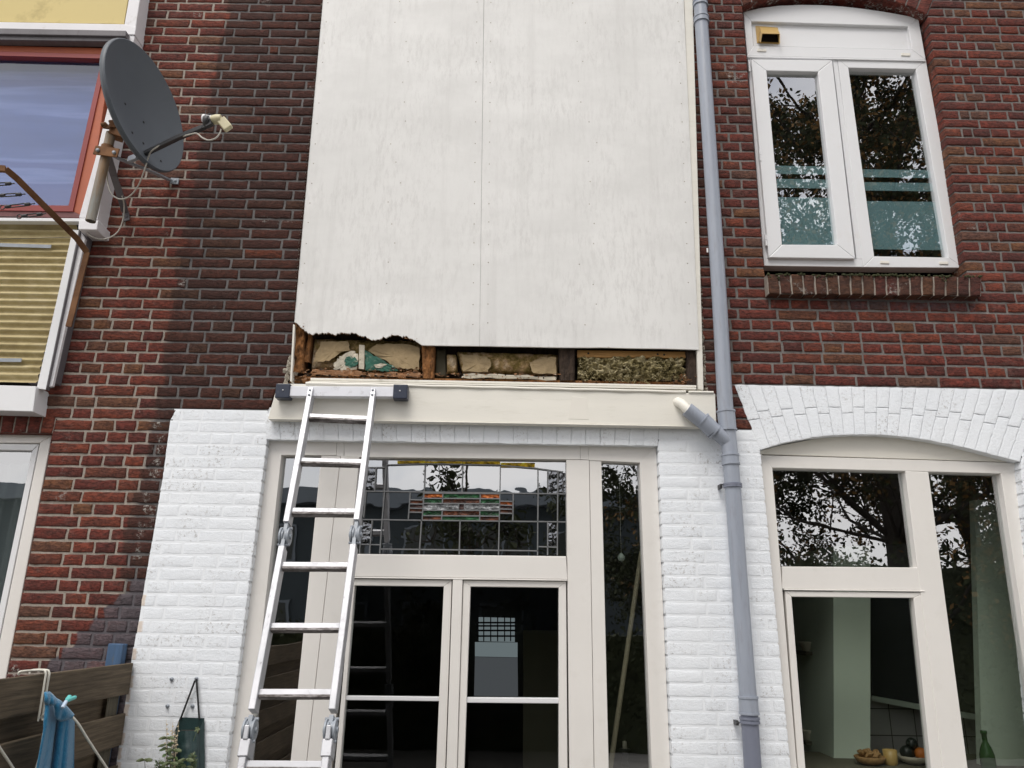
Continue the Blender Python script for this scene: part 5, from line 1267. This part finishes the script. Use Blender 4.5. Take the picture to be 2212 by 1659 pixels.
# ================================================================== HANGING AIRER, TOWEL, PEG
XA = XF+.08
def za(x, y, X=XA): return WX(x/5.04, (y/2.765+2600)/1.8228, X)
air = empty('clothes_airer', za(500, 1100), 'ivory wire clothes airer hooked over the fence', 'clothes airer')
h0 = WX(100, 1447, XF+.004)
m = MB(); yy = h0.y
for d in (0, -.022):
    m.tube(smooth_path([Vector((XF-.055, yy+d*3+.0, ztopf+.0)), Vector((XF-.05, yy+d*3, ztopf+.012)), Vector((XF+.0, yy+d, ztopf+.014)), Vector((XF+.016, yy+d, ztopf+.006)), Vector((XF+.018, yy+d, ztopf-.03)), Vector((XF+.02, yy+d, ztopf-.16))], 5), .004, 8)
m.build('hook', M['rack'], air)
hb = Vector((XF+.02, yy-.011, ztopf-.15))
m = MB(); e1 = [za(770, 600, XF+0.120), za(850, 690, XF+0.140), za(950, 850, XF+0.160), za(1060, 1020, XF+0.180), za(1165, 1180, XF+0.200), za(1300, 1420, XF+0.220)]
m.tube(smooth_path(e1, 4), .0045, 8); m.tube(smooth_path([hb, za(640, 480, XF+0.100), e1[0]], 4), .0045, 8); m.build('arm', M['rack'], air)
m = MB(); m.tube(smooth_path([za(-300, 500, XF+0.060), za(-100, 790, XF+0.060), za(0, 960, XF+0.060), za(80, 1080, XF+0.060), za(150, 1190, XF+0.060), za(300, 1450, XF+0.060)], 4), .0045, 8); m.build('arm', M['rack'], air)
m = MB(); m.tube(smooth_path([hb, za(495, 700, XF+0.050), za(455, 950, XF+0.050), za(390, 1180, XF+0.050), za(340, 1400, XF+0.050)], 4), .003, 8); m.build('side_wire', M['rack'], air)
# towel: folded over the arm, two layers with vertical pleats
tw = MB()
lft = [(483, 372), (500, 520), (478, 700), (450, 860), (425, 1000), (392, 1172), (350, 1420)]; rgt = [(640, 455), (760, 560), (795, 640), (795, 800), (797, 1000), (800, 1172), (805, 1420)]
def samp(L, t):
    f = t*(len(L)-1); i = min(int(f), len(L)-2); f -= i; return (L[i][0]+(L[i+1][0]-L[i][0])*f, L[i][1]+(L[i+1][1]-L[i][1])*f)
rows = []
for j in range(41):
    t = j/40; a = samp(lft, t); b = samp(rgt, t); row = []
    for i in range(49):
        u = i/48; x = lerp(a[0], b[0], u); y = lerp(a[1], b[1], u)
        fold = .016*math.sin(u*9.5+.8+t*.6)*min(1, t*3+.25)+.006*math.sin(u*23+t*3)*min(1, t*2)
        row.append(za(x, y, XF+0.095+fold*.9+.012))
    rows.append(row)
tw.grid(rows)
# upper flap thrown over the arm
fl = [[(482, 360), (520, 345), (560, 380), (600, 425), (650, 450), (680, 475), (760, 560), (797, 605)], [(490, 420), (520, 440), (560, 455), (600, 470), (640, 520), (680, 560), (730, 600), (790, 615)], [(500, 465), (530, 475), (560, 478), (600, 472), (610, 640), (650, 655), (720, 640), (770, 620)]]
rows = []
for j in range(9):
    t = j/8*(2); i0 = min(int(t), 1); f = t-i0; row = []
    for k in range(29):
        s_ = k/28*7; a = min(int(s_), 6); g_ = s_-a
        P0 = [fl[i0][a][d]*(1-g_)+fl[i0][a+1][d]*g_ for d in (0, 1)]; P1 = [fl[i0+1][a][d]*(1-g_)+fl[i0+1][a+1][d]*g_ for d in (0, 1)]
        row.append(za(P0[0]*(1-f)+P1[0]*f, P0[1]*(1-f)+P1[1]*f, XF+0.135+.012*math.sin(math.pi*j/8)+.003*math.sin(k*.9)))
    rows.append(row)
tw.grid(rows)
tow = tw.build('towel', M['towel']); tag(tow, 'bright blue towel folded over the airer in front of the fence', 'towel'); md = tow.modifiers.new('s', 'SOLIDIFY'); md.thickness = .006; md.offset = -1
pg = empty('clothes_peg', za(690, 500, XF+0.160), 'turquoise and clear plastic peg clipped to the blue towel', 'clothes peg')
for tipx, tipy, dx in ((765, 385, 0), (820, 400, .012)):
    a = za(678, 518, XF+0.158+dx); b = za(725, 440, XF+0.158+dx); c = za(tipx, tipy, XF+0.158+dx)
    m = MB(); m.obox(a, b, .010, .012, up=(1, 0, 0)); m.build('peg_jaw', M['pegclear'], pg, .003)
    m = MB(); m.obox(b, c, .012, .014, up=(1, 0, 0)); m.build('peg_grip', M['turq'], pg, .004)

# ================================================================== PLANTER BAG, SCREW EYES, PLANTS
bagr = empty('planter_bag', W(415, 1700, -.02), 'dark green hanging planter bag on the white wall', 'planter')
yb0 = -.06
def zp(x, y, Y): return W(x/5.04, (y/2.765+2600)/1.8228, Y)
rows = []
FT, BT = [(1905, 762), (2165, 755)], [(1830, 1250), (2180, 1250)]
for j in range(21):
    t = j/20; row = []
    for i in range(25):
        u = i/24; x = lerp(lerp(1905, 2168, u), lerp(1826, 2182, u), t); y = lerp(765, 1420, t); Y = -.03-.05*math.sin(math.pi*u)**.6*(.5+.5*min(1, t*2))+.004*noise.noise(Vector((u*6, t*8, 1)))
        row.append(zp(x, y, Y))
    rows.append(row)
m = MB(); m.grid(rows)
m.prism([zp(1905, 1420, -.012), zp(2225, 1420, -.012), zp(2222, 630, -.012), zp(1958, 622, -.012)], (0, .004, 0))
m.add([zp(2168, 760, -.03), zp(2222, 630, -.014), zp(2235, 1420, -.014), zp(2184, 1420, -.03)], [(0, 3, 2, 1)])
m.add([zp(1905, 765, -.03), zp(1958, 622, -.014), zp(1905, 1420, -.014), zp(1828, 1420, -.03)], [(0, 1, 2, 3)])
m.build('bag', M['bagplastic'], bagr)
m = MB(); m.tube([zp(1965, 640, -.016), zp(2122, 222, -.018)], .0045, 8); m.tube([zp(2170, 640, -.016), zp(2138, 200, -.018)], .0045, 8); m.build('strap', M['black'], bagr)
m = MB(); m.q([(386, 1585), (428, 1585), (430, 1578), (388, 1578)], -.04, .02); m.build('soil', M['soil'], bagr)
eyes = []
for i, (x, y, lab) in enumerate(((1870, 205, 'upper left screw eye in the white wall, nothing hanging on it'), (2140, 202, 'upper right screw eye in the white wall carrying the planter straps'), (1825, 497, 'lower left screw eye in the white wall'), (2097, 500, 'lower right screw eye just inside the planter strap'))):
    c = zp(x, y, 0); m = MB(); m.lathe([(0, 0), (.009, 0), (.009, .004), (.005, .006), (.005, .014), (.003, .014), (.003, .005)], Vector((c.x, .0, c.z)), (0, -1, 0), 14); 
    tag(m.build('screw_eye', M['galv']), lab, 'screw eye', 'screw eyes in the white wall')
def leaf(m, base, d, L, w, mi=0, droop=.3):
    d = Vector(d).normalized(); s_ = d.cross(Vector((0, -1, .2))).normalized(); up = s_.cross(d)
    pts = []
    for t, ww in ((0, .12), (.3, .8), (.6, 1), (.85, .6), (1, .02)):
        c = base+d*L*t-Vector((0, 0, 1))*droop*L*t*t; pts.append((c-s_*w*ww/2+up*.0, c+up*w*.12, c+s_*w*ww/2))
    vs = [q_ for r in pts for q_ in r]; fs = []
    for i in range(4):
        a = i*3; fs += [(a, a+1, a+4, a+3), (a+1, a+2, a+5, a+4)]
    m.add(vs, fs, mi, True)
def herb(x, y0, y1, Y, seed, lab, n=5, kind=0, nm='potted_herb'):
    r_ = random.Random(seed); base = zp(x, y1, Y); top = zp(x+r_.uniform(-30, 30), y0, Y-.01); h = empty(nm, base, lab, 'plant', 'herbs under the planter bag')
    ms, ml = MB(), MB()
    pts = smooth_path([base, base.lerp(top, .5)+Vector((r_.uniform(-.01, .01), 0, 0)), top], 5); ms.tube(pts, [.0022*(1-.6*i/len(pts)) for i in range(len(pts))], 6)
    for k in range(n):
        p = base.lerp(top, .25+.72*k/n)
        for s_ in range(4 if kind == 0 else 8):
            an = r_.uniform(0, 6.3); dz = r_.uniform(-.1, .5) if kind == 0 else r_.uniform(.2, 1.4); leaf(ml, p, (math.cos(an), math.sin(an)*.7, dz), r_.uniform(.022, .04) if kind == 0 else r_.uniform(.018, .03), r_.uniform(.010, .016) if kind == 0 else .003, 0 if r_.random() < .6 else 1, .25)
    if kind == 0:
        for s_ in range(7): an = s_*.9; leaf(ml, top, (math.cos(an), math.sin(an)*.7, .25), .036, .014, 1, .3)
    ms.build('stem', M['bark'], h); ml.build('leaves', [M['leaf'], M['leaf_light']], h)
herb(1915, 985, 1420, -.16, 1, 'sage stem with a pale leaf rosette in front of the planter bag')
herb(1790, 850, 1420, -.12, 2, 'tall thin herb with drooping leaves left of the planter bag', 8)
herb(1590, 1090, 1420, -.14, 3, 'small single sage shoot leftmost under the planter', 2)
herb(2110, 1010, 1420, -.18, 4, 'feathery light green herb right of the sage rosette', 16, 1)
herb(1720, 1090, 1420, -.15, 5, 'feathery green herb low between the two sage shoots', 12, 1)
herb(1960, 1110, 1420, -.19, 6, 'short feathery herb under the sage rosette', 12, 1)
herb(2040, 1090, 1420, -.2, 7, 'broad leaved pale herb at the bottom edge below the bag', 4)
herb(1860, 1130, 1420, -.2, 9, 'low bushy herb at the foot of the tall thin stem', 6)
m = MB(); r_ = random.Random(4)
sd2 = empty('dried_stalks', zp(1835, 1420, -.08), 'tuft of dry brown flower stalks left of the planter bag', 'plant')
for k in range(9):
    x = 1815+k*12; b_ = zp(x, 1420, -.08); tp = zp(x+r_.uniform(-25, 60), 620+r_.uniform(0, 260), -.09); m.tube([b_, b_.lerp(tp, .5)+Vector((r_.uniform(-.008, .008), 0, 0)), tp], [.0013, .0011, .0008], 5)
    for s_ in range(6): p = b_.lerp(tp, .6+.4*s_/6); m.lathe([(.0035, -.003), (.004, 0), (0, .004)], p+Vector((r_.uniform(-.007, .007), 0, 0)), (0, 0, 1), 5)
m.build('stalks', M['pole'], sd2)
m = MB()
for k in range(5): leaf(m, zp(2150, 745, -.085), (math.cos(k*1.25), -.2, math.sin(k*1.25)), .014, .008, 0)
m.tube([zp(2150, 748, -.08), zp(2105, 880, -.085)], .0008, 5)
sp_ = m.build('seedling', M['leaf_light']); tag(sp_, 'tiny green seedling sprouting from the planter bag', 'plant')

M['farwall'] = paint('blue_grey_render', (.035, .045, .05), .9)
M['farframe'] = paint('grey_window_frame', (.12, .14, .16), .6)
# ================================================================== BEHIND THE CAMERA: what the windows mirror
def tree(name, loc, H, crown_z, cr, nleaf, lab, seed, leafsize=.09, mats=('leafdark', 'leaf_autumn'), trunk=.22, nb=26, lean=(0, 0)):
    r_ = random.Random(seed); t = empty(name, loc, lab, 'tree', 'trees across the garden'); m = MB(); L = Vector(loc)
    top = L+Vector((lean[0], lean[1], H*.8)); P_ = [L.lerp(top, i/8)+Vector((r_.uniform(-.08, .08), r_.uniform(-.08, .08), 0)) for i in range(9)]
    m.tube(P_, [trunk*(1-.75*i/8) for i in range(9)], 10); tips = []
    for k in range(nb):
        i = r_.uniform(.16, .98); p = P_[int(i*8)]; an = r_.uniform(0, 6.28); ln = cr*(1.15-.5*i)*r_.uniform(.6, 1); d = Vector((math.cos(an), math.sin(an), r_.uniform(.1, .9))).normalized()
        q1 = p+d*ln*.5; q2 = p+d*ln+Vector((0, 0, .25*ln)); m.tube([p, q1, q2], [trunk*.2*(1-i*.6), trunk*.10, .010], 6, caps=False)
        for s_ in range(7):
            b0 = p.lerp(q1, .3+.7*r_.random()) if s_ < 3 else q1.lerp(q2, r_.random()); d2 = (d+Vector((r_.uniform(-1, 1), r_.uniform(-1, 1), r_.uniform(-.4, .8)))).normalized(); e = b0+d2*ln*r_.uniform(.25, .5); m.tube([b0, e], [.018, .005], 4, caps=False); tips.append((b0, e))
            for u in range(3):
                d3 = (d2+Vector((r_.uniform(-1, 1), r_.uniform(-1, 1), r_.uniform(-.6, .8)))).normalized(); bb = b0.lerp(e, r_.uniform(.4, 1)); ee = bb+d3*ln*.2; m.tube([bb, ee], [.008, .003], 3, caps=False); tips.append((bb, ee))
    m.build('trunk', M['bark'], t); c = MB()
    for k in range(nleaf):
        b0, e = r_.choice(tips); p = b0.lerp(e, r_.uniform(.2, 1.1))+Vector((r_.gauss(0, .10), r_.gauss(0, .10), r_.gauss(0, .10))); s_ = leafsize*r_.uniform(.5, 1.2)
        a = Vector((r_.uniform(-1, 1), r_.uniform(-1, 1), r_.uniform(-1, 1))).normalized(); b_ = a.orthogonal().normalized(); c.add([p-a*s_, p-b_*s_*.5, p+a*s_, p+b_*s_*.5], [(0, 1, 2, 3)], 0 if r_.random() < .7 else 1)
    c.build('crown', [M[mats[0]], M[mats[1]]], t)
tree('garden_tree', (7.3, -10.5, 0), 17, 7, 5.0, 95000, 'tall autumn tree across the garden, nearest of the two big ones', 3, .058, nb=70, trunk=.3)
tree('garden_tree', (10.5, -13.5, 0), 14, 7, 4.4, 45000, 'tall autumn tree further right across the garden', 5, .065, nb=50, trunk=.28)
tree('garden_tree', (4.6, -14, 0), 18, 5, 4.0, 60000, 'slim dark tree beside the far houses', 8, .055, ('leafdark', 'leafdark'), .2)
tree('young_tree', (-.5, -6.6, 0), 5.7, 3, 1.05, 4200, 'young broad leaved tree in the middle of the garden', 12, .05, ('leafdark', 'leafdark'), .05, 22)
m = MB()
r_ = random.Random(2)
m.box((-9, -9.6, 0), (3.6, -9.15, 1.75)); m.box((3.6, -9.8, 0), (14, -9.15, 2.9))
for k in range(16000):
    hx = r_.uniform(-9, 14); hh = 1.8 if hx < 3.6 else 3.0; p = Vector((hx, -9.1+r_.gauss(0, .08), hh*r_.random()**.7+r_.gauss(0, .12))); a = Vector((r_.uniform(-1, 1), r_.uniform(-1, 1), r_.uniform(-1, 1))).normalized()*.05; b_ = a.orthogonal()*.5
    m.add([p-a, p-b_, p+a, p+b_], [(0, 1, 2, 3)])
tag(m.build('hedge', M['leafdark']), 'dark hedge at the far end of the garden', 'hedge', kind='stuff')
# the row of houses opposite
op = empty('terraced_house', (-3, -27, 0), 'pale rendered row of houses opposite with dark roof edge', 'house')
m = MB(); m.box((-24, -34, 0), (5.5, -27, 6.2)); m.build('wall', M['farwall'], op)
m = MB(); m.box((-24.3, -34.3, 6.2), (5.8, -26.4, 6.8)); m.build('roof_edge', M['farframe'], op, .02)
for fl_ in range(2):
    for k in range(9):
        m = MB(); x = -22+k*3; z = 1+fl_*2.9; m.box((x, -26.98, z), (x+1.7, -26.9, z+1.5)); w_ = m.build('window', M['farframe'], op)
        m = MB(); m.box((x+.1, -26.9, z+.1), (x+.8, -26.88, z+1.4)); m.box((x+.9, -26.9, z+.1), (x+1.6, -26.88, z+1.4)); m.build('pane', M['darkcab'], w_)
